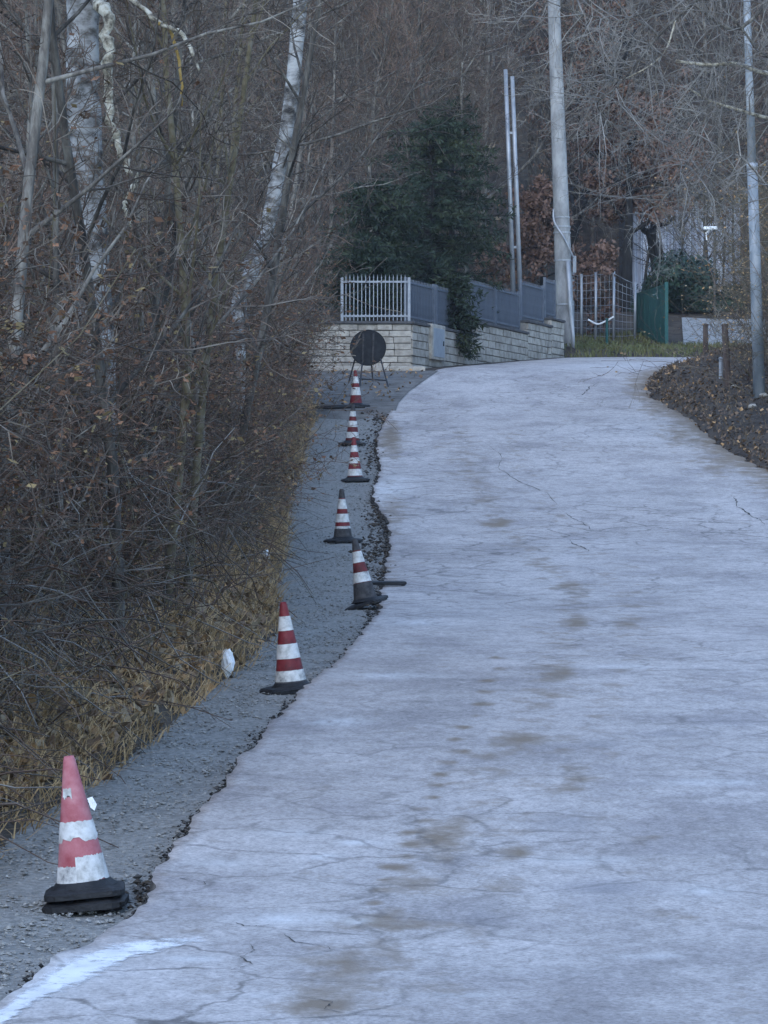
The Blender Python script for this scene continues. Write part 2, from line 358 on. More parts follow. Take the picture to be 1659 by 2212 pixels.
    base = mix(mul(crack2, 0.35), base, (0.14, 0.13, 0.12))
    base = mix(mul(mul(crack, st), 0.85), base, (0.08, 0.072, 0.065))
    L.new(base, bs.inputs['Base Color'])
    bp = N.new('ShaderNodeBump'); bp.inputs['Strength'].default_value = 0.5; bp.inputs['Distance'].default_value = 0.01
    L.new(nz(60, (1, 1, 1), 4, 0.7), bp.inputs['Height']); L.new(bp.outputs['Normal'], bs.inputs['Normal'])
    return m
m_road = road_material()

# ------------------------------------------------------------------ ground sheet
def warp(a, b, dense0, dense1, step, outer):
    mid = list(np.arange(dense0, dense1 + 1e-6, step)); lo = []; q = dense0; s = step
    while q > a: s *= outer; q -= s; lo.append(q)
    hi = []; q = dense1; s = step
    while q < b: s *= outer; q += s; hi.append(q)
    return np.array(lo[::-1] + mid + hi)
gx = warp(-140, 140, -8, 9, 0.16, 1.12); gy = warp(-140, 190, 8, 78, 0.2, 1.09)
GX, GY = np.meshgrid(gx, gy); GZ = ground_z(GX, GY)
mb = MB(); mb.v = list(zip(GX.ravel().tolist(), GY.ravel().tolist(), GZ.ravel().tolist()))
nx, ny_ = len(gx), len(gy)
mb.f = [(j * nx + i, j * nx + i + 1, (j + 1) * nx + i + 1, (j + 1) * nx + i) for j in range(ny_ - 1) for i in range(nx - 1)]
mb.m = [0] * len(mb.f)
tag(mb.build('ground', m_soil, smooth=True), kind='structure')

# ------------------------------------------------------------------ road slab
def road_rows():
    y = [-20, -10, 0, 5, 8]
    q = 9.0
    while q < 31: y.append(q); q += 0.05
    while q < 75.5: y.append(q); q += 0.12
    return y
def jag(y, a, seed):
    r = np.random.default_rng(seed); y = np.asarray(y, float); o = np.zeros(y.shape)
    for k, am in ((1.1, 0.5), (2.7, 0.5), (6.3, 0.5), (13.0, 0.42), (27.0, 0.25)):
        o += am * np.sin(k * y + r.uniform(0, 6.28) + 1.5 * np.sin(k * 0.37 * y + r.uniform(0, 6.28)))
    return o * a
def edge_resample(E, n):
    P = np.array(E); s = np.concatenate([[0], np.cumsum(np.hypot(*np.diff(P, axis=0).T))])
    t = np.linspace(0, s[-1], n); return np.interp(t, s, P[:, 0]), np.interp(t, s, P[:, 1])
# straight part: rows of constant y up to 60, then the bend by matched edge points
ys = [y for y in road_rows() if y <= 59.5]
LX = interp_edge(ASPH_L, ys) + jag(ys, 0.022, 1); RX = interp_edge(ASPH_R, ys) + jag(ys, 0.10, 2)
Ll = [(x, y) for x, y in zip(LX, ys)]; Rl = [(x, y) for x, y in zip(RX, ys)]
Lb = [(LX[-1], ys[-1])] + [q for q in ASPH_L if q[1] > 60]; Rb = [(RX[-1], ys[-1])] + [q for q in ASPH_R if q[1] > 60]
nb = 150
lx, ly = edge_resample(Lb, nb); rx, ry = edge_resample(Rb, nb)
Ll += list(zip((lx + jag(ly, 0.02, 5))[1:], ly[1:])); Rl += list(zip(rx[1:], (ry - np.abs(jag(rx, 0.10, 6)) * 0.5)[1:]))
NC = 100
U = np.linspace(0, 1, NC + 1)
Lp = np.array(Ll); Rp = np.array(Rl)
RXg = Lp[:, None, 0] * (1 - U) + Rp[:, None, 0] * U; RYg = Lp[:, None, 1] * (1 - U) + Rp[:, None, 1] * U
RZg = zr(RYg) + 0.012 * fbm(RXg, RYg, 0.9, 12, 3) * np.clip(np.minimum(U, 1 - U) * 8, 0, 1)
RZg -= (np.clip((U - 0.965) / 0.035, 0, 1) ** 2) * 0.05
def rz(x, y):
    xl = float(interp_edge(ASPH_L, y)); xr = float(interp_edge(ASPH_R, y)); u = (x - xl) / (xr - xl)
    return float(zr(y)) + 0.012 * float(fbm(np.array([x]), np.array([y]), 0.9, 12, 3)[0]) * min(max(min(u, 1 - u) * 8, 0), 1)
mb = MB(); nr = len(Lp)
mb.v = list(zip(RXg.ravel().tolist(), RYg.ravel().tolist(), RZg.ravel().tolist()))
c1 = NC + 1
mb.f = [(j * c1 + i, j * c1 + i + 1, (j + 1) * c1 + i + 1, (j + 1) * c1 + i) for j in range(nr - 1) for i in range(NC)]
mb.m = [0] * len(mb.f)
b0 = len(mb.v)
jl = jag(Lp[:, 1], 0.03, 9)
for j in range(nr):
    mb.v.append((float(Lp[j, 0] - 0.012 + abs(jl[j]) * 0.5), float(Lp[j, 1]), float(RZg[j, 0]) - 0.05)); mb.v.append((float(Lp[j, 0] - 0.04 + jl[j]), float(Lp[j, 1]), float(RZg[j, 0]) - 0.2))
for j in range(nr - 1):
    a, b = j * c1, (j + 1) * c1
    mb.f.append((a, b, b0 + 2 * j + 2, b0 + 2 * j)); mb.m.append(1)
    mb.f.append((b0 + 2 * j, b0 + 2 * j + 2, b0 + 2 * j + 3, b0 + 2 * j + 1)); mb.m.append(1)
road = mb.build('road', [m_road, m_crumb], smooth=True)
tag(road, kind='structure')
# stains (photo position -> vertex attribute on the road)
PXg = CX + RXg / np.maximum(RYg, 1) * F; PYg = CY - RZg / np.maximum(RYg, 1) * F
def blob(lst):
    o = np.zeros(PXg.shape)
    for (px, py, a, b, k) in lst:
        q = ((PXg - px) / a) ** 2 + ((PYg - py) / b) ** 2
        o = np.maximum(o, k * np.exp(-1.1 * q))
    o[RYg < 9] = 0
    return o
mud = [(960, 1815, 62, 46, .95), (890, 1905, 80, 26, .55), (840, 1985, 90, 40, .6), (760, 2080, 90, 50, .5), (700, 2170, 110, 45, .8), (1120, 1600, 60, 32, .8), (1205, 1455, 46, 22, .8), (1180, 1500, 50, 20, .5),
       (1245, 1345, 34, 18, .9), (1360, 1345, 36, 20, .6), (1228, 1268, 44, 16, .8), (1165, 1215, 40, 14, .55), (1075, 1130, 34, 12, .8), (1040, 1075, 30, 10, .6), (1000, 990, 40, 10, .4), (1240, 1690, 60, 30, .5),
       (1120, 1840, 40, 34, .45), (1290, 1620, 40, 18, .4), (1020, 1680, 60, 40, .35), (1480, 930, 60, 40, .7), (1560, 1000, 70, 30, .6), (1420, 880, 40, 30, .6), (845, 950, 30, 50, .8), (850, 1100, 40, 60, .5), (840, 1250, 30, 60, .4)]
for k in range(22):    # dashes of the old wheel line
    t = k / 21.0; mud.append((815 + 265 * t ** 0.9 + rnd.uniform(-14, 14), 1950 - 530 * t, 30 - 14 * t, 8 - 4 * t, 1.0))
dark = [(1310, 1918, 110, 20, .8), (1300, 1950, 80, 26, .4), (1230, 1775, 70, 24, .5), (1440, 1585, 70, 10, .5), (1290, 1608, 60, 12, .45), (1050, 1985, 50, 30, .35), (960, 1660, 20, 6, .5), (1560, 1560, 90, 8, .3),
        (330, 1960, 90, 16, .25), (1250, 2100, 160, 12, .22), (1480, 1840, 140, 8, .2)]
pale = [(120, 2085, 130, 34, .7), (60, 2130, 90, 34, .8), (620, 1985, 120, 12, .6), (770, 1990, 40, 8, .6), (730, 1560, 60, 8, .7), (830, 1460, 110, 8, .55), (480, 1865, 60, 8, .4), (640, 1800, 80, 10, .4), (770, 1820, 60, 6, .7),
        (700, 1850, 30, 6, .6), (830, 1060, 60, 22, .7), (860, 1035, 40, 8, .5), (1560, 1690, 140, 7, .55), (1520, 1925, 60, 14, .5), (1400, 2065, 70, 6, .5), (1350, 1440, 90, 6, .4), (900, 1345, 60, 6, .5), (1330, 790, 130, 10, .5),
        (420, 2070, 60, 8, .6), (560, 2150, 60, 6, .5), (1000, 2150, 80, 5, .4), (1250, 1860, 110, 10, .35)]
cz = 0.6 + 0.4 * np.clip((PYg - 1930) / 120, 0, 1) * np.clip((950 - PXg) / 250, 0, 1) + 0.3 * np.clip(1 - np.abs(PYg - 1180) / 160, 0, 1)
TRK = [(640, 2240), (760, 2090), (860, 1950), (960, 1810), (1080, 1640), (1180, 1490), (1235, 1360), (1215, 1260), (1130, 1180), (1070, 1110), (1020, 1030), (990, 960)]
tx_ = np.interp(-PYg, [-q[1] for q in TRK], [q[0] for q in TRK]); sg_ = 34 + 0.05 * np.clip(PYg - 900, 0, 1400)
trk = 0.27 * np.exp(-((PXg - tx_) / sg_) ** 2) + 0.20 * np.exp(-((PXg - tx_ - 190 + 0.06 * (2200 - PYg)) / (sg_ * .9)) ** 2)
trk[(RYg < 9) | (PYg < 930)] = 0
mudA = np.maximum(np.maximum(blob(mud) * .95, trk), 0.85 * np.clip((U - 0.86) / 0.12, 0, 1)[None, :] * np.clip((RYg - 38) / 6, 0, 1) * (RYg < 68) )
nvt = len(mb.v)
for nm, arr in (('mud', mudA), ('dark', blob(dark)), ('pale', blob(pale)), ('crackzone', cz)):
    at_ = road.data.attributes.new(nm, 'FLOAT', 'POINT'); d_ = np.zeros(nvt, np.float32); d_[:arr.size] = arr.ravel(); at_.data.foreach_set('value', d_)
# larger cracks, ribbons of dirt-filled gap
for path, w in [([(1222, 1108), (1236, 1120), (1252, 1126), (1270, 1136), (1275, 1146)], .03), ([(1580, 1068), (1592, 1080), (1588, 1092), (1608, 1102), (1625, 1118), (1640, 1122), (1659, 1140)], .035),
                ([(1240, 862), (1262, 850), (1275, 836), (1300, 822)], .04), ([(1225, 1160), (1240, 1176), (1262, 1184), (1276, 1196)], .025), ([(500, 1988), (530, 1998), (570, 1996), (600, 1990)], .012),
                ([(330, 1902), (390, 1898), (440, 1904), (446, 1914)], .01), ([(610, 2010), (640, 2030), (700, 2036), (730, 2050)], .01), ([(1050, 960), (1085, 985), (1075, 1010), (1120, 1040), (1180, 1062), (1222, 1108)], .022), ([(540, 2030), (548, 2048), (520, 2064), (546, 2080), (470, 2098), (400, 2105)], .010), ([(640, 2150), (720, 2162), (700, 2180), (790, 2196)], .010)]:
    pts = []
    for (ax, ay), (bx_, by_) in zip(path[:-1], path[1:]):
        for k in range(6):
            t = k / 6; pts.append(gp(ax + (bx_ - ax) * t + rnd.uniform(-3, 3), ay + (by_ - ay) * t + rnd.uniform(-.8, .8)))
    q = MB()
    for i, (x, y) in enumerate(pts):
        z = rz(x, y) + 0.003; ww = w * (0.2 + 0.8 * rnd.random() ** 2) * (1 - abs(2 * i / (len(pts) - 1) - 1) ** 3) * 0.45
        q.v += [(x - ww, y - ww * .8, z), (x + ww, y + ww * .8, z)]
        if i: b = len(q.v) - 4; q.f.append((b, b + 1, b + 3, b + 2)); q.m.append(0)
    q.build('crack', m_crumb, road)
# worn white edge paint at the near left
cov = []; q = MB(); L1 = [(14, 2166), (66, 2120), (140, 2066), (225, 2040), (310, 2026), (430, 2013), (547, 2006)]; L2 = [(10, 2222), (75, 2178), (200, 2128), (290, 2076), (360, 2056), (450, 2038), (552, 2014)]
L1 = [(-120, 2245)] + L1; L2 = [(-120, 2290)] + L2
def dens(Lx, n=70):
    P = np.array(Lx, float); t = np.linspace(0, len(P) - 1, n); return [(float(np.interp(k, range(len(P)), P[:, 0])), float(np.interp(k, range(len(P)), P[:, 1]))) for k in t]
for i, (a, b) in enumerate(zip(dens(L1), dens(L2))):
    for t in np.linspace(0, 1, 8):
        e = 2.0 if t in (0, 1) else 0
        x, y = gp(a[0] + (b[0] - a[0]) * t, a[1] + (b[1] - a[1]) * t + rnd.uniform(-e, e)); q.v.append((x, y, rz(x, y) + 0.004)); cov.append(min(1, 3.2 * min(t, 1 - t)) * min(1, (69 - i) / 22))
for i in range(69):
    for k in range(7): q.f.append((i * 8 + k, i * 8 + k + 1, i * 8 + k + 9, i * 8 + k + 8)); q.m.append(0)
m_paint = mat('worn_white_paint', [(0.78, 0.78, 0.78), (0.72, 0.72, 0.72), (0.62, 0.62, 0.62)], 6, 0.7, world_co=True)
nt = m_paint.node_tree; pn = nt.nodes.new('ShaderNodeTexNoise'); pn.inputs['Scale'].default_value = 14; pn.inputs['Detail'].default_value = 8; pn.inputs['Roughness'].default_value = 0.75
pr = nt.nodes.new('ShaderNodeValToRGB'); pr.color_ramp.elements[0].position = 0.66; pr.color_ramp.elements[1].position = 0.90
g_ = nt.nodes.new('ShaderNodeNewGeometry'); nt.links.new(g_.outputs['Position'], pn.inputs['Vector']); ca = nt.nodes.new('ShaderNodeAttribute'); ca.attribute_name = 'cover'; cm = nt.nodes.new('ShaderNodeMath'); cm.operation = 'MULTIPLY_ADD'; cm.inputs[1].default_value = 0.42; nt.links.new(ca.outputs['Fac'], cm.inputs[0]); nt.links.new(pn.outputs['Fac'], cm.inputs[2]); nt.links.new(cm.outputs[0], pr.inputs['Fac']); nt.links.new(pr.outputs['Color'], nt.nodes['Principled BSDF'].inputs['Alpha'])
el = q.build('edge_line', m_paint, road); tag(el, 'worn white painted edge line'); a_ = el.data.attributes.new('cover', 'FLOAT', 'POINT'); a_.data.foreach_set('value', cov)

# ------------------------------------------------------------------ gravel strip and its stones
gy_ = np.arange(-20, 54.2, 0.12); gl = interp_edge(GRAV_L, gy_) - 0.12; gr_ = interp_edge(ASPH_L, gy_) + 0.12
q = MB(); NG = 24
for j, y in enumerate(gy_):
    for i in range(NG + 1):
        u = i / NG; x = gl[j] * (1 - u) + gr_[j] * u
        z = float(zr(y)) - 0.085 + 0.012 * math.sin(7 * x + 3 * y) * math.sin(5.1 * y - 2 * x) + 0.01 * mnoise.noise((x * 6, y * 6, 0)) + (0.05 * max(0, (0.12 - u) / 0.12) if u < .12 else 0)
        q.v.append((x, float(y), z))
for j in range(len(gy_) - 1):
    for i in range(NG): a = j * (NG + 1) + i; q.f.append((a, a + 1, a + NG + 2, a + NG + 1)); q.m.append(0)
tag(q.build('gravel_strip', m_gravel, smooth=True), kind='structure')

# trodden earth lane in front of the stone wall
m_lane = mat('lane_dirt', [(0.075, 0.068, 0.062), (0.13, 0.122, 0.112), (0.20, 0.19, 0.178)], 3.5, 0.95, 0.8, world_co=True, bscale=30, lo=0.3, hi=0.7)
q = MB(); NL = 30; ly_ = np.arange(53.0, 60.36, 0.16)
for y in ly_:
    x0 = max(-1.35 - (y - 53.0) * 1.1, -6.0); x1 = float(interp_edge(ASPH_L, y)) + 0.1
    for i in range(NL + 1):
        x = x0 + (x1 - x0) * i / NL; q.v.append((x, float(y), float(zr(y)) + 0.014 + 0.008 * mnoise.noise((x * 2.5, y * 2.5, 3)) - 0.11 * max(0, 1 - (y - 53.0) / .6)))
for j in range(len(ly_) - 1):
    for i in range(NL): a = j * (NL + 1) + i; q.f.append((a, a + 1, a + NL + 2, a + NL + 1)); q.m.append(0)
tag(q.build('earth_lane', m_lane, smooth=True), kind='structure')

def stones(n, fn, smin, smax, name, mats, label, cat, flat=0.55):
    base = np.array([(1, 0, 0), (-1, 0, 0), (0, 1, 0), (0, -1, 0), (0, 0, 1), (0, 0, -1)], float)
    fs = np.array([(0, 2, 4), (2, 1, 4), (1, 3, 4), (3, 0, 4), (2, 0, 5), (1, 2, 5), (3, 1, 5), (0, 3, 5)])
    P = np.array([fn() for _ in range(n)]); S = npr.uniform(smin, smax, n) * npr.choice([0.6, 0.8, 1, 1.3], n)
    V = base[None] * npr.uniform(0.6, 1.3, (n, 6, 1)); a = npr.uniform(0, 6.28, n); c, s = np.cos(a)[:, None], np.sin(a)[:, None]
    V = np.stack([V[..., 0] * c - V[..., 1] * s, V[..., 0] * s + V[..., 1] * c, V[..., 2] * flat + 0.2 * V[..., 0]], -1) * S[:, None, None] + P[:, None, :]
    me = bpy.data.meshes.new(name); Fs = (fs[None] + (np.arange(n) * 6)[:, None, None]).reshape(-1, 3)
    me.from_pydata(V.reshape(-1, 3).tolist(), [], Fs.tolist())
    for m_ in mats: me.materials.append(m_)
    if len(mats) > 1: me.polygons.foreach_set('material_index', np.repeat(npr.integers(0, len(mats), n), 8).astype(np.int32))
    o = bpy.data.objects.new(name, me); COL.objects.link(o); return tag(o, label, cat, kind='stuff')
def grav_pt():
    y = 9 + 44 * rnd.random() ** 1.9; u = rnd.random(); x = float(interp_edge(GRAV_L, y)) * (1 - u) + float(interp_edge(ASPH_L, y)) * u
    return (x, y, float(zr(y)) - 0.08)
stones(22000, grav_pt, 0.004, 0.015, 'loose_gravel', [m_stone, m_stone, m_gravel], 'loose grey gravel filling the dug strip beside the road', 'gravel')
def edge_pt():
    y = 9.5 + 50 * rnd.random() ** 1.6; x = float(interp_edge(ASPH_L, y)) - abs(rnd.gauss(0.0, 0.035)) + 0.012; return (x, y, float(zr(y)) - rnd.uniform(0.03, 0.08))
stones(9000, edge_pt, 0.004, 0.015, 'crumbs_edge_shade', [m_crumb, m_edge_shade], 'broken asphalt crumbs darkened as a painted shadow line along the road edge', 'rubble')  # real crumbs, coloured dark to paint the shadow beside the slab as well
CL = [gp(*c) for c in [(815, 1150), (825, 1180), (800, 1200), (835, 1120), (805, 1100), (830, 1230), (815, 1290), (805, 985), (800, 945), (820, 900), (800, 870), (770, 860), (320, 1900)]]
def clod_pt():
    x, y = rnd.choice(CL); f_ = min(1, y / 28) ; x += rnd.gauss(0, 0.08); y += rnd.gauss(0, 0.9 if y > 20 else .25); return (x, y, float(zr(y)) - (rnd.uniform(0.0, 0.05) if y > 20 else rnd.uniform(.05, .09)))
stones(1100, clod_pt, 0.008, 0.034, 'earth_clods', [m_crumb, m_soil], 'dark clods of earth and broken asphalt at the crumbling road edge', 'rubble')

# ------------------------------------------------------------------ dry grass and leaf litter
def left_pt(smin, smax, ymin, ymax, pw=1.0):
    y = ymin + (ymax - ymin) * rnd.random() ** pw; s = smin + (smax - smin) * rnd.random(); x = float(interp_edge(GRAV_L, min(y, 53))) - s; return x, y
def right_pt(smin, smax, ymin, ymax):
    y = ymin + (ymax - ymin) * rnd.random(); s = smin + (smax - smin) * rnd.random() ** 1.5; return float(interp_edge(ASPH_R, y)) + s, y
def blades(pts, hmin, hmax, name, m, label, wid=0.006, lean=0.7):
    P = np.array(pts); n = len(P); Z = ground_z(P[:, 0], P[:, 1])
    h = npr.uniform(hmin, hmax, n); a = npr.uniform(0, 6.28, n); l = npr.uniform(0.1, lean, n) * h; w = wid * npr.uniform(.6, 1.5, n); b = npr.uniform(0, 6.28, n)
    dx, dy = np.cos(a), np.sin(a); wx, wy = np.cos(b) * w, np.sin(b) * w
    B = np.stack([P[:, 0], P[:, 1], Z - 0.01], -1); mid = B + np.stack([dx * l * .35, dy * l * .35, h * .6], -1); tip = B + np.stack([dx * l * 1.3, dy * l * 1.3, h * npr.uniform(.6, 1.0, n)], -1)
    Wv = np.stack([wx, wy, np.zeros(n)], -1)
    V = np.stack([B - Wv, B + Wv, mid - Wv * .8, mid + Wv * .8, tip], 1).reshape(-1, 3)
    k = np.arange(n) * 5; me = bpy.data.meshes.new(name)
    Fs = [(a_, a_ + 1, a_ + 3, a_ + 2) for a_ in k.tolist()] + [(a_ + 2, a_ + 3, a_ + 4) for a_ in k.tolist()]
    me.from_pydata(V.tolist(), [], Fs); me.materials.append(m); o = bpy.data.objects.new(name, me); COL.objects.link(o); return tag(o, label, 'grass', kind='stuff')
gpts = [left_pt(-0.12, 0.75, 11, 54, 1.5) for _ in range(34000)] + [left_pt(0.4, 2.6, 11, 42, 1.3) for _ in range(16000)]
gn = fbm(np.array([g[0] for g in gpts]), np.array([g[1] for g in gpts]), 2.6, 44, 3); gpts = [g for g, n_ in zip(gpts, gn) if n_ > -.25 or rnd.random() < .2]
blades(gpts, 0.04, 0.22, 'dry_grass', m_grass, 'matted straw coloured dry grass on the bank beside the gravel', 0.0036, 2.2)
vp = []
for _ in range(14000):
    x = rnd.uniform(3.9, 16); y = float(interp_edge([(q[1], q[0]) for q in ASPH_L if q[1] > 71], x)) + rnd.uniform(0.05, 7)
    if x > 6.6 and y > 77: continue
    vp.append((x, y))
blades(vp, 0.05, 0.22, 'verge_grass', m_ggrass, 'short green and straw coloured grass on the verge before the gate', 0.012, 0.8)
blades([right_pt(0.05, 3.0, 40, 66) for _ in range(3500)], 0.04, 0.15, 'right_verge_grass', m_vgrass, 'sparse dry grass among leaves under the grey metal lamp pole', 0.008, 1.5)
def leaves_on_ground(pts, name, label, smin=0.02, smax=0.055, lift=0.05):
    P = np.array(pts); n = len(P); Z = ground_z(P[:, 0], P[:, 1]) + npr.uniform(0.0, lift, n)
    a = npr.uniform(0, 6.28, n); s = npr.uniform(smin, smax, n); tx = npr.normal(0, .5, n); ty = npr.normal(0, .5, n)
    u = np.stack([np.cos(a) * s, np.sin(a) * s, tx * s], -1); w = np.stack([-np.sin(a) * s * .6, np.cos(a) * s * .6, ty * s], -1); C = np.stack([P[:, 0], P[:, 1], Z], -1)
    up = np.array([0, 0, 1.0])[None] * (s * npr.uniform(-.3, .5, n))[:, None]
    V = np.stack([C - u, C - w, C + up * 0, C + w, C + u], 1)
    V[:, 0] += up; V[:, 4] += up; V = V.reshape(-1, 3)
    k = (np.arange(n) * 5).tolist(); me = bpy.data.meshes.new(name)
    me.from_pydata(V.tolist(), [], [t for q in k for t in ((q, q + 1, q + 2), (q, q + 2, q + 3), (q + 4, q + 2, q + 1), (q + 4, q + 3, q + 2))])
    for m_ in m_litter: me.materials.append(m_)
    me.polygons.foreach_set('material_index', np.repeat(npr.choice([0, 3, 3, 1, 3, 1, 3] if name == 'verge_leaf_litter' else [0, 1, 1, 2], n), 4).astype(np.int32))
    o = bpy.data.objects.new(name, me); COL.objects.link(o); return tag(o, label, 'leaves', kind='stuff')
leaves_on_ground([left_pt(0.0, 5.5, 11, 58, 1.2) for _ in range(12000)] + [left_pt(0.0, 1.3, 11.5, 45, 1.5) for _ in range(26000)] + [left_pt(-.35, 0.1, 11.5, 50, 1.3) for _ in range(700)], 'leaf_litter', 'brown dead leaves lying through the roadside thicket')
leaves_on_ground([right_pt(-0.35, 4.0, 42, 68) for _ in range(9000)] + [right_pt(-0.9, 0.3, 44, 60) for _ in range(1200)], 'verge_leaf_litter', 'brown dead leaves on the verge under the grey metal lamp pole', 0.015, 0.042)
leaves_on_ground([(rnd.uniform(-3.5, 0.7), rnd.uniform(52, 60.3)) for _ in range(900)], 'lane_leaf_litter', 'brown dead leaves on the earth lane before the stone wall', 0.02, 0.05, 0.045)

# ------------------------------------------------------------------ trees and shrubs
def rperp(d, r):
    while True:
        q = Vector((r.gauss(0, 1), r.gauss(0, 1), r.gauss(0, 1))); q = q - d * q.dot(d)
        if q.length > 0.1: return q.normalized()
def grow(mbs, p, d, L, r, lev, P, R, tips=None):
    n = P['seg'][lev]; pts = [p.copy()]; rad = [r]; cur = d.normalized(); st = L / n; wig = P['wig'][lev]; up = P['up'][lev]
    tipr = P.get('tip', 0.15)
    for i in range(n):
        cur = (cur + Vector((R.gauss(0, wig), R.gauss(0, wig), R.gauss(0, wig) + up))).normalized()
        p = p + cur * st; pts.append(p); t = (i + 1) / n; rad.append(max(r * (1 - t * (1 - tipr)), P['rmin'] * 0.7))
    mbs[P['slot'][lev]].tube(pts, rad, P['sides'][lev], cap=False, m=(P['mi'](R) if 'mi' in P and lev >= 2 else 0))
    if tips is not None and lev >= P.get('tiplev', 2): tips.extend(pts[1:])
    if lev + 1 < len(P['seg']):
        for k in range(P['kids'][lev]):
            t = P['t0'][lev] + (0.98 - P['t0'][lev]) * (k + R.random()) / P['kids'][lev]
            i = min(int(t * n), n - 1); f = t * n - i; q = pts[i].lerp(pts[i + 1], f); tg = (pts[i + 1] - pts[i]).normalized()
            a = math.radians(R.uniform(*P['ang'][lev])); nd = tg * math.cos(a) + rperp(tg, R) * math.sin(a)
            l2 = L * P['ratio'][lev] * (1.15 - 0.7 * t) * R.uniform(.65, 1.25); rr = max(min(rad[i] * P['rr'][lev], P.get('rcap', 9)), P['rmin'])
            grow(mbs, q, nd, l2, rr, lev + 1, P, R, tips)

PT = dict(seg=[10, 6, 5, 4], wig=[.05, .10, .16, .22], up=[.03, .10, .06, .0], slot=[0, 0, 1, 1], sides=[7, 5, 3, 3], kids=[16, 8, 6], t0=[.22, .15, .1], ang=[(30, 65), (28, 60), (25, 65)], ratio=[.42, .5, .55], rr=[.45, .5, .6], rmin=0.006)
def tree_proto(name, seed, H, r, P, mats_t, mats_c, label, cat, group):
    R = random.Random(seed); a, b = MB(), MB()
    grow([a, b], Vector((0, 0, -0.25)), Vector((R.gauss(0, .04), R.gauss(0, .04), 1)), H, r, 0, P, R)
    t = thing(name, label, cat, (0, 0, 0), group); a.build('trunk', mats_t, t, smooth=True); b.build('crown', mats_c, t); return t
def place(t, first, x, y, rz, s, lean=(0, 0), zoff=0.0):
    o = t if first else copy_tree(t); o.location = (x, y, gz(x, y) + zoff); o.rotation_euler = (lean[0], lean[1], rz); o.scale = (s, s, s); return o

# hillside wood
G_H = 'bare trees of the wooded hillside'
LAB_H = 'bare grey-brown tree of the wooded hillside behind the fence'
hp = [tree_proto('hillside_tree', 11 + i, 11 + i, 0.13, dict(PT, kids=[18, 9, 6], rmin=0.009), m_bark, [m_twig, m_twig2, m_twig][i % 3], ['bare grey tree of the wooded hillside behind the fence', 'bare reddish-twigged tree of the wooded hillside behind the fence', 'taller bare grey tree of the wooded hillside behind the fence'][i], 'tree', G_H) for i in range(3)]
used = [False] * 3; spots = []
tries = 0
while len(spots) < 130 and tries < 4000:
    tries += 1
    y = rnd.uniform(82, 138); x = rnd.uniform(-0.16 * y, 0.165 * y)
    if y < 107 and 4.2 < x: continue
    if any((x - a) ** 2 + (y - b) ** 2 < 2.4 for a, b in spots): continue
    spots.append((x, y)); i = rnd.randrange(3)
    place(hp[i], not used[i], x, y, rnd.uniform(0, 6.28), rnd.uniform(.7, 1.15), (rnd.gauss(0, .05), rnd.gauss(0, .05))); used[i] = True
for px_, y_ in ((1445, 96), (1480, 94), (1510, 97), (1535, 92), (1560, 95), (1590, 90), (1385, 97)):     # thin trees before the shed
    i = rnd.randrange(3); place(hp[i], False, (px_ - CX) / F * y_, y_, rnd.uniform(0, 6.28), rnd.uniform(.3, .5), (rnd.gauss(0, .08), rnd.gauss(0, .08)))
for k in range(26):     # thin wood between the garden and the hill
    y = rnd.uniform(70, 82); x = rnd.uniform(-0.15 * y, 2.2)
    i = rnd.randrange(3); place(hp[i], False, x, y, rnd.uniform(0, 6.28), rnd.uniform(.45, .8), (rnd.gauss(0, .05), rnd.gauss(0, .05)))

# brushwood over the slope
q = MB(); R = random.Random(78); PX_ = []
for k in range(15000):
    y = R.uniform(74, 132); x = R.uniform(-0.15 * y, 0.16 * y)
    if x > 2.0 and y < 84: continue
    if x > 3.6 and y < 104: continue
    PX_.append((x, y))
ZZ_ = ground_z(np.array([p[0] for p in PX_]), np.array([p[1] for p in PX_]))
for (x, y), zb in zip(PX_, ZZ_):
    p = Vector((x, y, zb + R.random() ** 2 * 1.6)); d = Vector((R.gauss(0, .7), R.gauss(0, .5), R.gauss(.5, .7))).normalized(); L = R.uniform(.6, 2.4); pts = [p]
    for i in range(4): d = (d + Vector((R.gauss(0, .22), R.gauss(0, .22), R.gauss(0, .2)))).normalized(); p = p + d * L / 4; pts.append(p)
    r = R.choice([.005, .006, .008, .012]); q.tube(pts, [r, r, r * .9, r * .7, r * .4], 3, m=R.choice([0, 0, 0, 1, 1, 2]))
tag(q.build('hillside_brushwood', [m_twig, m_twig2, m_bark]), 'fine grey brushwood covering the wooded slope behind the fence', 'brushwood', kind='stuff')
leaves_on_ground([(x + R.gauss(0, .5), y + R.gauss(0, .5)) for x, y in PX_[:9000]], 'hillside_leaf_litter', 'brown dead leaves covering the wooded slope behind the fence', .05, .13, .06)

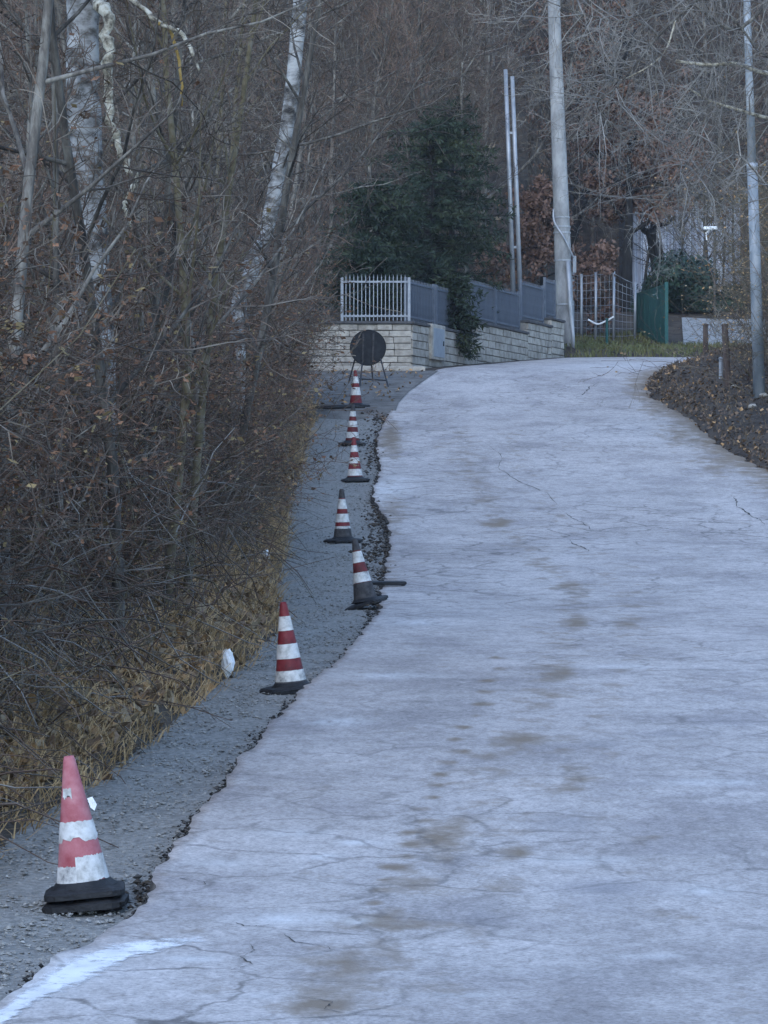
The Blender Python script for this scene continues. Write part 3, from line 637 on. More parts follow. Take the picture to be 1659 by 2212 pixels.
# roadside thicket shrubs: many-stemmed
def shrub_proto(seed, n, H, mats, label, group, leafy=0.0, lm=None):
    R = random.Random(seed); a, b = MB(), MB()
    P = dict(seg=[6, 5, 4], wig=[.13, .2, .28], up=[.02, .03, -.01], slot=[0, 1, 1], sides=[4, 3, 3], kids=[9, 6], t0=[.12, .1], ang=[(25, 75), (25, 80)], ratio=[.42, .5], rr=[.5, .6], rmin=0.0035, tiplev=1)
    tips = []
    for k in range(n):
        d = Vector((R.gauss(0, .38), R.gauss(0, .38), 1)); grow([a, b], Vector((R.gauss(0, .12), R.gauss(0, .12), -.12)), d, H * R.uniform(.55, 1.1), R.uniform(.006, .014), 0, P, R, tips)
    t = thing('bare_shrub', label, 'shrub', (0, 0, 0), group); a.build('stem', mats[0], t); b.build('twigs', mats[1], t)
    if leafy > 0:
        q = MB()
        for p in tips:
            if R.random() < leafy:
                u = rperp(Vector((0, 0, 1)), R) * R.uniform(.008, .02); w = Vector((R.gauss(0, 1), R.gauss(0, 1), R.gauss(0, 1))).normalized() * R.uniform(.008, .02); q.quad(p, u, w, R.randrange(len(lm)))
        q.build('withered_leaves', lm, t)
    return t
G_S = 'bare shrubs of the roadside thicket'
LAB_S = 'bare tangled shrub growing in the thicket on the grassy bank'
m_leafb = [mat('withered_brown', [(0.10, 0.05, 0.03), (0.19, 0.105, 0.062)], 5, 0.85, rand=.3), mat('withered_russet', [(0.15, 0.07, 0.04), (0.24, 0.135, 0.08)], 5, 0.85, rand=.3), mat('withered_dark', [(0.045, 0.03, 0.022), (0.10, 0.065, 0.045)], 5, 0.85, rand=.3), mat('withered_ochre', [(0.16, 0.115, 0.05), (0.27, 0.2, 0.10)], 5, 0.85, rand=.3)]
sp = [shrub_proto(31, 9, 2.6, (m_bark, m_twig), 'bare grey-twigged shrub tangled in the thicket on the grassy bank', G_S, .55, m_leafb[:3]), shrub_proto(32, 7, 3.4, (m_twig, m_twig2), 'tall bare reddish-twigged shrub in the thicket on the grassy bank', G_S, .40, m_leafb),
      shrub_proto(33, 11, 1.8, (m_twig2, m_twig), 'low shrub holding withered leaves in the thicket on the grassy bank', G_S, .85, m_leafb), shrub_proto(34, 8, 3.0, (m_moss, m_twig), 'mossy yellow-stemmed shrub in the thicket on the grassy bank', G_S, .45, m_leafb)]
su = [False] * 4
for k in range(285):
    y = 14.8 + 44 * rnd.random() ** 1.05
    if k >= 215: y = rnd.uniform(30, 58)
    smax = max(0.9, 0.150 * y + float(interp_edge(GRAV_L, min(y, 53))) + 0.9)
    s = rnd.uniform(0.36 if y > 23 else 0.9, smax if k < 205 else 1.3); x = float(interp_edge(GRAV_L, min(y, 53))) - s
    if y > 53: x = min(x, -1.35 - (y - 53) * 0.12 - rnd.random())
    i = rnd.randrange(4); sc = rnd.uniform(.6, 1.15) * (0.75 if s < 0.8 else 1.0)
    place(sp[i], not su[i], x, y, rnd.uniform(0, 6.28), sc, (rnd.gauss(0, .08), rnd.gauss(0.07 if s > .8 else .16, .1))); su[i] = True

# loose tangle of thin stems and brambles
q = MB(); R = random.Random(77)
for k in range(21000):
    y = 14.5 + 44 * R.random() ** 1.1; smax = max(1.0, 0.15 * y + float(interp_edge(GRAV_L, min(y, 53))) + 0.8)
    s = R.uniform(0.25, smax); x = float(interp_edge(GRAV_L, min(y, 53))) - s
    if y > 53: x = min(x, -1.7 - (y - 53) * 0.5)
    zb = float(zr(y)) + 0.5 * min(s, 1.7) + 0.26 * max(s - 1.7, 0)
    hmax = 0.35 + 2.2 * min(1, s / 1.6); p = Vector((x, y, zb + hmax * R.random() ** 1.5)); d = Vector((R.gauss(0, 1), R.gauss(0, .7), R.gauss(0, .8))).normalized(); L = R.uniform(.3, 1.1); pts = [p]; 
    for i in range(4):
        d = (d + Vector((R.gauss(0, .25), R.gauss(0, .25), R.gauss(-.08, .25)))).normalized(); p = p + d * L / 4; pts.append(p)
    r = R.choice([.0025, .003, .004, .006]); q.tube(pts, [r, r, r * .9, r * .7, r * .4], 3, m=R.choice([0, 0, 1, 1, 1, 2, 3, 4]))
tag(q.build('bramble_tangle', [m_twig, m_twig2, m_moss, m_bark, m_ptwig]), 'dense tangle of bramble stems and dead twigs filling the roadside bank', 'brambles', kind='stuff')

# slender trees among the shrubs
G_T = 'slender bare trees in the roadside thicket'
LAB_T = 'slender bare grey tree standing in the roadside thicket'
PS = dict(PT, seg=[12, 6, 5, 4], kids=[15, 6, 5], t0=[.15, .15, .1], ratio=[.24, .5, .55], rmin=0.004, rr=[.5, .55, .6])
tp = [tree_proto('slender_tree', 51, 8.5, .045, PS, m_bark, m_twig, LAB_T, 'tree', G_T), tree_proto('slender_tree', 52, 7.0, .032, PS, m_bark, m_twig2, 'thin bare reddish-twigged tree standing in the roadside thicket', 'tree', G_T), tree_proto('slender_tree', 53, 9.5, .045, PS, m_moss, m_twig, 'mossy ochre-barked bare tree standing in the roadside thicket', 'tree', G_T)]
tu = [False] * 3
for (px, y) in [(40, 22), (110, 27), (300, 25), (372, 24), (330, 33), (440, 30), (480, 37), (415, 42), (545, 44), (90, 33), (20, 38), (250, 40), (560, 52), (610, 47), (160, 44), (380, 50), (500, 55), (60, 50), (650, 55), (280, 56), (455, 47), (10, 19.5), (150, 21.5), (255, 22), (75, 24.5), (320, 27.5), (430, 25.5), (205, 31), (520, 33)]:
    i = rnd.randrange(3); x = (px - CX) / F * y; x = min(x, float(interp_edge(GRAV_L, min(y, 53))) - .5)
    place(tp[i], not tu[i], x, y, rnd.uniform(0, 6.28), rnd.uniform(.8, 1.15), (rnd.gauss(0, .04), rnd.gauss(.02, .05))); tu[i] = True

# hero trees on the left
def px_path(pts): return [at(a, b, d) for a, b, d in pts]
def smooth_path(P, n):
    out = []
    for i in range(len(P) - 1):
        p0, p1, p2, p3 = P[max(i - 1, 0)], P[i], P[i + 1], P[min(i + 2, len(P) - 1)]
        for k in range(n):
            t = k / n; out.append(0.5 * ((2 * p1) + (p2 - p0) * t + (2 * p0 - 5 * p1 + 4 * p2 - p3) * t * t + (3 * p1 - p0 - 3 * p2 + p3) * t ** 3))
    out.append(P[-1]); return out
def lin(a, b, n): return [a + (b - a) * i / (n - 1) for i in range(n)]
def side_twigs(mbx, path, n, Lr, R, r=0.006, up=.05):
    P = dict(seg=[5, 4, 3], wig=[.15, .2, .25], up=[up, 0, 0], slot=[0, 0, 0], sides=[4, 3, 3], kids=[5, 4], t0=[.15, .1], ang=[(30, 65), (30, 70)], ratio=[.5, .5], rr=[.6, .7], rmin=0.003)
    for k in range(n):
        i = R.randrange(len(path) - 1); tg = (path[i + 1] - path[i]).normalized(); nd = (tg * .4 + rperp(tg, R)).normalized()
        grow([mbx], path[i].copy(), nd, R.uniform(*Lr), r, 0, P, R)
def hero(name, label, path, rad, mats, limbs, seed, twn=10, twL=(.5, 1.4), sides=12):
    R = random.Random(seed); b = path[0]; base = Vector((b.x, b.y, gz(b.x, b.y))); path = [Vector((b.x, b.y, base.z - .3))] + path
    sm = smooth_path(path, 6); t = thing(name, label, 'tree', base)
    a = MB(); rr = [rad[0] + (rad[1] - rad[0]) * i / (len(sm) - 1) for i in range(len(sm))]; a.tube(sm, [r * R.uniform(.94, 1.06) for r in rr], sides); a.build('trunk', mats[0], t, base, smooth=True)
    c = MB(); side_twigs(c, sm[len(sm) // 3:], twn, twL, R)
    for lp, r0, r1, m in limbs:
        ls = smooth_path(lp, 5); l = MB(); l.tube([p_ + Vector((R.gauss(0, 1), R.gauss(0, 1), R.gauss(0, 1))) * r0 * .22 for p_ in ls], [r_ * R.uniform(.82, 1.18) for r_ in lin(r0, r1, len(ls))], 7); l.build('branch', m, t, base, smooth=True)
        side_twigs(c, ls, 7, (twL[0] * .4, twL[1] * .6), R, .005)
    c.build('crown', mats[1], t, base); return t
hero('birch_tree', 'thick white-barked birch trunk rising straight from the thicket', px_path([(215, 900, 24), (200, 560, 24), (185, 300, 24), (178, 120, 24), (185, -150, 24), (190, -700, 24)]), (.125, .12), (m_birch, m_twig),
     [(px_path([(190, -60, 23.9), (215, 5, 23.3), (232, 30, 23.1), (233, 100, 23), (236, 180, 23), (240, 255, 23), (252, 300, 23), (265, 345, 23), (292, 388, 23), (274, 432, 23), (272, 460, 23), (284, 490, 23)]), .048, .010, m_pale),
      (px_path([(185, -60, 24), (255, -25, 23.5), (305, 15, 23.3), (345, 50, 23.2), (395, 75, 23.1), (430, 150, 23)]), .022, .012, m_pale),
      (px_path([(345, 50, 23.2), (372, 75, 23.2), (388, 150, 23.2), (392, 230, 23.2)]), .016, .008, m_ochre),
      (px_path([(180, 110, 24), (140, 220, 23.6), (70, 330, 23.4), (40, 440, 23.4), (30, 520, 23.4)]), .014, .006, m_bark)], 5, 14)
hero('leaning_birch_tree', 'slim leaning birch with flaking white bark beside the dark conifer', px_path([(515, 690, 36), (535, 610, 36), (575, 500, 36), (600, 380, 36), (625, 240, 36), (640, 100, 36), (655, -100, 36), (670, -500, 36)]), (.085, .075), (m_birch, m_twig),
     [(px_path([(575, 500, 36), (545, 540, 35.8), (520, 580, 35.6), (495, 590, 35.6)]), .03, .012, m_birch), (px_path([(600, 390, 36), (640, 300, 35.8), (700, 250, 35.5), (760, 200, 35.2)]), .014, .005, m_bark)], 6, 12)
hero('forked_grey_tree', 'smooth pale grey stem with a swept fork beside the birch trunk', px_path([(330, 760, 25), (355, 640, 25), (378, 520, 25), (382, 380, 25), (380, 310, 25)]), (.032, .022), (m_bark, m_twig),
     [(px_path([(382, 345, 25), (340, 355, 24.8), (300, 375, 24.6), (275, 400, 24.6)]), .014, .006, m_bark), (px_path([(380, 312, 25), (420, 290, 24.9), (450, 265, 24.8), (490, 215, 24.7)]), .016, .006, m_bark), (px_path([(381, 320, 25), (430, 330, 24.9), (465, 350, 24.8), (455, 400, 24.7)]), .010, .005, m_bark)], 8, 8)
# long boughs sweeping out over the road
hero('overhanging_tree', 'dark tree whose long thin boughs sweep out over the verge', px_path([(470, 800, 40), (440, 560, 40), (400, 340, 40), (380, 100, 40), (370, -300, 40)]), (.06, .035), (m_bark, m_twig),
     [(px_path([(400, 345, 40), (560, 330, 39.6), (700, 300, 39.2), (830, 255, 39), (930, 225, 38.8), (985, 180, 38.6), (1030, 120, 38.6)]), .020, .007, m_bark), (px_path([(385, 150, 40), (560, 90, 39.6), (680, 40, 39.3), (800, -20, 39.2)]), .022, .01, m_bark), (px_path([(420, 450, 40), (560, 390, 39.6), (660, 370, 39.5), (740, 330, 39.4)]), .014, .006, m_bark),
      (px_path([(385, 150, 40), (480, 60, 39.4), (560, -30, 39.2)]), .026, .014, m_bark), (px_path([(830, 255, 39), (900, 190, 38.8), (960, 170, 38.8), (1010, 165, 38.8)]), .010, .004, m_bark)], 9, 14)
# right-hand bare tree reaching in over the verge (its trunk stands out of frame)
Rr = random.Random(3)
tb = Vector((7.6, 47, gz(7.6, 47))); t = thing('roadside_tree', 'bare pale-barked tree reaching branches over the grey metal lamp pole', 'tree', tb)
a = MB(); c = MB(); tr = [tb + Vector((0, 0, -.3)), tb + Vector((.05, 0, 2)), tb + Vector((-.1, .1, 4.5)), tb + Vector((0, .1, 7)), tb + Vector((.1, 0, 10))]; sm = smooth_path(tr, 6); a.tube(sm, lin(.16, .06, len(sm)), 9); a.build('trunk', m_bark, t, tb, smooth=True)
for lp, r0, r1, m in [(px_path([(1990, 330, 47), (1800, 190, 47), (1659, 160, 46.6), (1590, 138, 46.4), (1530, 140, 46.2), (1460, 132, 46)]), .05, .022, m_pale), (px_path([(1990, 420, 47), (1760, 290, 47), (1620, 245, 46.6), (1540, 220, 46.5), (1490, 192, 46.4)]), .04, .014, m_pale),
                      (px_path([(1590, 138, 46.4), (1560, 200, 46.3), (1520, 260, 46.2), (1490, 340, 46.1), (1440, 420, 46), (1400, 470, 46)]), .014, .006, m_bark), (px_path([(1980, -60, 47), (1750, -80, 46.5), (1600, 60, 46), (1500, 10, 46), (1400, -50, 45.6), (1320, -30, 45.4)]), .04, .01, m_bark),
                      (px_path([(1990, 40, 47), (1700, 130, 46), (1600, 60, 45.8), (1560, 0, 45.7)]), .024, .012, m_bark), (px_path([(1980, -200, 47), (1600, -60, 46), (1460, 40, 45.6), (1380, 130, 45.4), (1330, 190, 45.3), (1290, 230, 45.2), (1350, 300, 45.2)]), .03, .006, m_bark),
                      (px_path([(1500, -40, 46), (1360, 40, 45.6), (1260, 30, 45.4), (1150, -10, 45.3)]), .016, .006, m_bark), (px_path([(1460, 40, 45.6), (1430, 120, 45.5), (1350, 170, 45.4), (1320, 165, 45.4)]), .014, .007, m_pale), (px_path([(1990, 700, 47), (1800, 470, 46.6), (1680, 420, 46.2), (1600, 340, 46), (1520, 330, 46)]), .03, .008, m_bark)]:
    ls = smooth_path(lp, 5); l = MB(); l.tube(ls, lin(r0, r1, len(ls)), 7); l.build('branch', m, t, tb, smooth=True); side_twigs(c, ls[len(ls) // 3:], 26, (.4, 1.9), Rr, .009, -.03)
c.build('crown', m_ptwig, t, tb)
# finer twigs crossing the upper right
PR = dict(PT, seg=[9, 7, 5, 4], kids=[14, 8, 6], t0=[.3, .15, .1], ratio=[.55, .5, .55], up=[.02, -.01, -.04, -.03], rmin=0.005, ang=[(50, 85), (28, 60), (25, 65)])
rt = tree_proto('spreading_tree', 91, 8.5, .12, PR, m_bark, m_twig, 'wide-spreading bare tree on the verge behind the grey metal lamp pole', 'tree', None)
place(rt, True, 8.9, 57, 1.0, 1.0)
rt2 = place(rt, False, -3.9, 58, 2.2, 1.05); rt2['label'] = 'wide-spreading bare tree at the corner of the earth lane'

# shrubs of the right verge
G_R = 'ochre shrubs of the right verge'; LAB_R = 'ochre bare shrub on the verge behind the grey metal lamp pole'
rp = [shrub_proto(61, 9, 3.0, (m_moss, m_twig), LAB_R, G_R, .14, [m_litter[0], m_litter[2], m_grass]), shrub_proto(62, 8, 3.8, (m_twig2, m_moss), 'taller reddish-stemmed shrub on the verge behind the grey metal lamp pole', G_R, .18, [m_litter[0], m_grass])]
ru = [False] * 2
for k in range(62):
    if k < 40: y = rnd.uniform(51, 66); x = float(interp_edge(ASPH_R, min(y, 61))) + rnd.uniform(1.15, 3.6) + (max(0, y - 60) * 0.45)
    else: y = rnd.uniform(80, 100); x = rnd.uniform(.117, .15) * y
    x = max(x, (.117 if y > 58 else .112) * y)
    i = rnd.randrange(2); place(rp[i], not ru[i], x, y, rnd.uniform(0, 6.28), rnd.uniform(.6, 1.2) * (1.3 if k >= 40 else 1), (rnd.gauss(0, .06), rnd.gauss(0, .06))); ru[i] = True

# ------------------------------------------------------------------ conifers, oak, ivy, pollard
def conifer(name, label, x, y, H, rw, seed, nb=170, droop=-.25, prof=None, z0=None, h0=0.15):
    R = random.Random(seed); base = Vector((x, y, gz(x, y) if z0 is None else z0)); t = thing(name, label, 'conifer', base)
    a = MB(); P = [Vector((R.gauss(0, .03), R.gauss(0, .03), H * k / 8 - .2)) for k in range(9)]; a.tube(P, lin(.09 * H / 4, .01, 9), 7)
    f = MB()
    for k in range(nb):
        u = h0 + (1 - h0) * R.random() ** 0.9; w = rw * (prof(u) if prof else (1 - u) ** .7) * R.uniform(.55, 1.12) + .08; an = R.uniform(0, 6.28); d = Vector((math.cos(an), math.sin(an), R.uniform(-.05, .35))); p = Vector((0, 0, u * H)); pts = [p]
        for i in range(5): d = (d + Vector((R.gauss(0, .12), R.gauss(0, .12), droop * .25))).normalized(); p = p + d * w / 5; pts.append(p)
        a.tube(pts, lin(.018, .004, 6), 3)
        n = max(8, int(w * 22))
        for i in range(n):
            tt = R.uniform(.12, 1.0) * 4.999; j = int(tt); c = pts[j].lerp(pts[j + 1], tt - j); tg = (pts[j + 1] - pts[j]).normalized()
            for _ in range(3):
                dd = (tg * .6 + rperp(tg, R) * .8 + Vector((0, 0, -.15))).normalized(); l = R.uniform(.07, .17); wv = dd.cross(rperp(dd, R)) * R.uniform(.010, .020)
                e = c + dd * l; f.add([c, c + dd * l * .5 - wv, e, c + dd * l * .5 + wv], [(0, 1, 2, 3)])
    a.build('trunk', m_oakbark, t); f.build('crown', m_needle, t); return t
rnd_prof = lambda u: max(0.30, math.sin(math.pi * min(1, .22 + .72 * u)) ** .55)
conifer('conifer_tree', 'dense dark green conifer behind the white barred fence', *(0.95, 66.5), 3.9, 1.45, 3, 230, prof=rnd_prof, h0=.05)
conifer('broad_conifer_tree', 'broad dark green conifer standing left behind the barred fence', *(-.15, 64.5), 2.5, 1.25, 4, 170, prof=rnd_prof, h0=.05)
conifer('low_conifer_tree', 'low dark conifer pressed against the white barred fence', *(-.35, 61.9), 1.5, .85, 14, 150, prof=rnd_prof, h0=.0)
conifer('back_conifer_tree', 'tall dull green conifer rising behind the other conifers', *(1.45, 70.0), 4.6, 1.25, 12, 190, prof=rnd_prof, h0=.1)
conifer('cypress_shrub', 'small dark conifer shrub hanging over the stone wall', *(1.36, 63.75), 1.55, .50, 6, 190, prof=lambda u: .55 + .45 * math.sin(math.pi * min(1, u * .9 + .2)), h0=.0, droop=-.5, z0=3.05)
# oak holding brown leaves
def oak(name, label, x, y, H, r, seed, leafn, spread=(45, 80), trunk_bare=.42, sc=1.0):
    R = random.Random(seed); base = Vector((x, y, gz(x, y))); t = thing(name, label, 'tree', base); a, b = MB(), MB(); tips = []
    P = dict(seg=[8, 6, 5, 3], wig=[.07, .16, .2, .2], up=[.02, .04, .0, -.02], slot=[0, 0, 1, 1], sides=[8, 5, 3, 3], kids=[13, 7, 5], t0=[trunk_bare, .2, .1], ang=[spread, (30, 65), (30, 70)], ratio=[.55, .5, .5], rr=[.5, .5, .6], rmin=.008, tiplev=2)
    grow([a, b], Vector((0, 0, -.3)), Vector((.02, 0, 1)), H, r, 0, P, R, tips); a.build('trunk', m_oakbark, t, smooth=True); b.build('twigs', m_oakbark, t)
    f = MB()
    for k in range(leafn):
        p = R.choice(tips) + Vector((R.gauss(0, .07), R.gauss(0, .07), R.gauss(0, .07))); u = Vector((R.gauss(0, 1), R.gauss(0, 1), R.gauss(-.6, 1))).normalized(); w = rperp(u, R); l = R.uniform(.035, .075) * sc; f.add([p - u * l, p - w * l * .55, p + u * l, p + w * l * .55], [(0, 1, 2, 3)])
    f.build('crown', m_oakleaf, t); return t
oak('oak_tree', 'dark-trunked oak still holding russet brown leaves beside the shed', (1350 - CX) / F * 88, 88, 5.4, .2, 21, 15000, sc=1.15)
oak('young_oak_tree', 'low russet-leaved oak between the two utility poles', (1165 - CX) / F * 80, 80, 3.6, .08, 22, 9000, trunk_bare=.12, sc=1.1)
oak('gnarled_oak_tree', 'old oak with crooked dark limbs behind the concrete pole', (1215 - CX) / F * 92, 92, 8.5, .2, 24, 7000, spread=(60, 95), trunk_bare=.3, sc=1.1)
pb = at(1420, 600, 90); pb.z = gz(pb.x, pb.y); t = thing('pollard_stump', 'black pollarded trunk with a crooked stub against the pale shed', 'tree', pb)
a = MB(); pp = [Vector((pb.x, pb.y, pb.z - .3)), at(1420, 590, 90), at(1412, 530, 90), at(1405, 496, 90)]; s_ = smooth_path(pp, 5); a.tube(s_, lin(.18, .15, len(s_)), 9); a.build('trunk', m_oakbark, t, pb)
for lp, r0, r1 in [([(1408, 505, 90), (1392, 498, 90), (1388, 487, 90), (1400, 482, 90)], .10, .06), ([(1406, 498, 90), (1425, 486, 90), (1442, 483, 90), (1458, 466, 90)], .08, .03), ([(1406, 500, 90), (1412, 470, 90), (1422, 440, 90)], .05, .02), ([(1425, 486, 90), (1430, 460, 90), (1440, 445, 90)], .04, .015)]:
    s_ = smooth_path(px_path(lp), 5); a = MB(); a.tube(s_, lin(r0, r1, len(s_)), 6); a.build('branch', m_oakbark, t, pb)
def leaf_mass(name, label, cat, c, rad, n, m, ls, seed):
    R = random.Random(seed); base = Vector((c[0], c[1], gz(c[0], c[1]))); t = thing(name, label, cat, base); f = MB(); s = MB()
    lob = [(Vector((R.gauss(0, .42) * rad[0], R.gauss(0, .42) * rad[1], R.gauss(0, .42) * rad[2])), R.uniform(.35, .6)) for _ in range(16)]
    C = Vector(c) - base
    for k in range(n):
        o, q = R.choice(lob); d = Vector((R.gauss(0, 1), R.gauss(0, 1), R.gauss(0, 1))).normalized() * (R.random() ** .4); p = C + o + Vector((d.x * rad[0], d.y * rad[1], d.z * rad[2])) * q
        if p.z < 0.02: p.z = abs(p.z) + .02
        u = rperp(d.normalized(), R); w = (d.normalized().cross(u) + Vector((0, 0, -.4))).normalized(); l = R.uniform(.6, 1.2) * ls; f.add([p - u * l, p - w * l * .7, p + u * l, p + w * l * .7], [(0, 1, 2, 3)])
    for k in range(14):
        p = C + lob[k][0] * .9; s.tube([Vector((R.gauss(0, .15), R.gauss(0, .15), -.1)), p * .5 + Vector((0, 0, .1)), p], [.03, .02, .008], 4)
    s.build('stem', m_bark, t); f.build('foliage', m, t); return t
leaf_mass('ivy_thicket', 'dark green ivy mound beside the green sheet gate', 'bush', at(1488, 640, 86), (1.3, .9, 1.3), 20000, m_ivy, .055, 41)
leaf_mass('box_shrub', 'low grey-green shrub rising behind the white barred fence', 'bush', at(790, 560, 62.5), (.55, .3, .45), 1600, m_needle, .03, 43)

# ------------------------------------------------------------------ stone wall, cap, fence
wc = Vector((WALL_C[0], WALL_C[1], float(zr(60.5)))); wall = thing('stone_wall', 'pale stone block retaining wall under the grey railing', 'wall', wc)
segs = [((-4.2, 60.5), (0.5, 60.5), 3.44, .118, .36)]
dirw = Vector((WALL_E[0] - WALL_C[0], WALL_E[1] - WALL_C[1])); wl = dirw.length; dirw /= wl
def wp(t): return (WALL_C[0] + dirw.x * wl * t, WALL_C[1] + dirw.y * wl * t)
for t0, t1, zt in ((0, .384, 3.44), (.384, .728, 3.70), (.728, .9025, 3.95), (.9025, 1.0, 4.12)): segs.append((wp(t0), wp(t1), zt, .145, .52))
proto_cache = {}
R = random.Random(15)
for si, (A, B, zt, ch, bl) in enumerate(segs):
    A = Vector((A[0], A[1], 0)); B = Vector((B[0], B[1], 0)); d = (B - A); L = d.length; d.normalize(); n = Vector((d.y, -d.x, 0)); ang = math.atan2(d.y, d.x)   # n points to the road
    zlow = min(float(zr(A.y)), float(zr(B.y))) - .25; mid = (A + B) / 2
    core = MB(); core.box((mid.x - n.x * .2, mid.y - n.y * .2, (zt + zlow) / 2), (L - .004 * si, .36, zt - zlow), ang); core.build('wall_core', m_mortar, wall, wc)
    cap = MB(); cap.box((mid.x - n.x * .17, mid.y - n.y * .17, zt + .026), (L + .02, .46, .05), ang, bev=.008); cap.build('wall_cap', m_cap, wall, wc)
    z = zt - ch; row = 0
    while z + ch > min(float(zr(A.y)), float(zr(B.y))) - .02:
        s = -(bl * .5 if row % 2 else 0) + R.uniform(-.05, .05)
        while s < L:
            l = bl * R.uniform(.7, 1.25); s0, s1 = max(s, 0), min(s + l, L)
            if L - s1 < .08: s1 = L; l = 99
            c = A + d * ((s0 + s1) / 2)
            if s1 - s0 > .06 and z + ch > float(zr(c.y)) - .02:
                key = 0
                b_ = MB(); b_.box((c.x - n.x * .02 + n.x * R.uniform(0, .012), c.y - n.y * .02 + n.y * R.uniform(0, .012), z + ch / 2), (s1 - s0 - .014, .075, ch - .013), ang, jit=.004, bev=.006); b_.build('block', m_wallst, wall, wc)
            s += l
        z -= ch; row += 1
# kerb along the foot of the front face
q = MB(); q.box((-1.7, 60.28, float(zr(60.3)) + .015), (4.9, .16, .13), 0, bev=.015); tag(q.build('kerb', m_wallst), kind='structure')
# meter cabinet let into the wall
cp = Vector((wp(.13)[0], wp(.13)[1], float(zr(wp(.13)[1])) + .15)); nrm = Vector((dirw.y, -dirw.x, 0)); an = math.atan2(dirw.y, dirw.x)
cab = thing('meter_cabinet', 'grey meter cabinet door in a white frame set into the stone wall', 'cabinet', cp)
o_ = cp + nrm * .03
q = MB(); q.box((o_.x, o_.y, o_.z + .31), (.92, .12, .66), an, bev=.01); q.build('frame', m_wallst, cab, cp)
o2 = cp + nrm * .085; q = MB(); q.box((o2.x, o2.y, o2.z + .30), (.74, .03, .54), an, bev=.006); dr_ = q.build('door', m_cab, cab, cp)
o3 = cp + nrm * .105 + Vector((dirw.x * .28, dirw.y * .28, .3)); q = MB(); q.box(o3, (.03, .02, .09), an); q.build('handle', m_dark, dr_, cp)

fb = Vector((-.76, 60.6, 3.49)); fence = thing('barred_fence', 'pale grey railing of upright bars on the stone wall', 'fence', fb)
def bay(A, B, zb, h, nb, mt, front, screen):
    A = Vector((*A, 0)); B = Vector((*B, 0)); d = B - A; L = d.length; d.normalize(); ang = math.atan2(d.y, d.x); n = Vector((d.y, -d.x, 0)); off = -n * .15; mid = (A + B) / 2 + off
    for z in (zb + .10, zb + h - .07):
        q = MB(); q.box((mid.x, mid.y, z), (L, .022, .035), ang); q.build('rail', mt, fence, fb)
    for e in (A, B):
        q = MB(); q.box((e.x + off.x, e.y + off.y, zb + h / 2), (.05, .05, h + .02), ang, bev=.004); q.build('post', mt, fence, fb)
    me = None
    for k in range(1, nb):
        p = A + d * (L * k / nb) + off
        if me is None:
            q = MB(); q.box((0, 0, h / 2), (.015, .012, h - .02), 0)
            if front: q.add([(-.010, 0, h - .01), (.010, 0, h - .01), (0, 0, h + .07), (0, .006, h - .01), (0, -.006, h - .01)], [(0, 4, 2), (4, 1, 2), (1, 3, 2), (3, 0, 2)])
            ob = q.build('bar', mt, fence); me = ob.data
        else: ob = bpy.data.objects.new('bar', me); COL.objects.link(ob); ob.parent = fence
        ob.location = Vector((p.x, p.y, zb + .005)) - fb; ob.rotation_euler = (0, 0, ang)
        if front:
            for zz in (zb + .10,):
                r_ = MB(); r_.box((0, 0, zz - zb), (.034, .03, .05), 0, bev=.006); k_ = r_.build('knuckle', mt, ob)
    if screen:
        q = MB(); q.box((mid.x - n.x * .022, mid.y - n.y * .022, zb + h / 2 + .01), (L - .05, .006, h - .22), ang); q.build('screen_panel', m_screen, fence, fb)
bay((-.77, 60.5), (.46, 60.5), 3.495, .80, 17, m_railw, True, False)
bay(wp(.012), wp(.17), 3.50, .80, 18, m_rail, False, True); bay(wp(.185), wp(.375), 3.50, .80, 22, m_rail, False, True)
bay(wp(.392), wp(.55), 3.755, .83, 18, m_rail, False, True); bay(wp(.56), wp(.72), 3.755, .83, 18, m_rail, False, True)
bay(wp(.735), wp(.895), 4.005, .84, 18, m_rail, False, True); bay(wp(.91), wp(.985), 4.175, .86, 9, m_rail, False, True)

# ------------------------------------------------------------------ poles
pb = at(1216, 770, 72.7); pb = Vector((4.02, 72.9, 0)); pb.z = gz(pb.x, pb.y); pole = thing('concrete_utility_pole', 'tall tapered pale concrete utility pole at the end of the stone wall', 'utility pole', pb)
pt = at(1196, 0, 72.9); up = (pt - pb); top = pb + up * 1.25
q = MB(); n_ = 14; q.tube([pb + Vector((0, 0, -.2))] + [pb.lerp(top, k / n_) for k in range(1, n_ + 1)], lin(.205, .115, n_ + 1), 20); q.build('shaft', m_conc, pole, pb, smooth=True)
def on_pole(py): 
    t = (pb.z - (CY - py) / F * 72.9) / (pb.z - pt.z); return pb.lerp(pt, t), .205 + (.115 - .205) * t / 1.25
for py in (470, 490, 503, 563, 658):
    c_, r_ = on_pole(py); q = MB(); q.lathe([(r_ + .004, -.018), (r_ + .014, -.016), (r_ + .014, .016), (r_ + .004, .018)], 20); o = q.build('strap', m_galv, pole); o.location = c_ - pb
q = MB(); s_ = smooth_path([on_pole(452)[0] + Vector((-.17, -.05, 0)), on_pole(480)[0] + Vector((-.17, -.14, 0)), on_pole(515)[0] + Vector((.02, -.23, 0)), on_pole(550)[0] + Vector((.19, -.16, 0)), on_pole(562)[0] + Vector((.24, -.08, 0)), on_pole(586)[0] + Vector((.24, -.08, 0))], 5); q.tube(s_, .022, 7); q.build('cable', m_galv, pole, pb, smooth=True)
q = MB(); c_ = on_pole(572)[0]; q.box(c_ + Vector((.245, -.08, 0)), (.075, .09, .38), bev=.012); q.build('terminal_box', m_lamp, pole, pb)
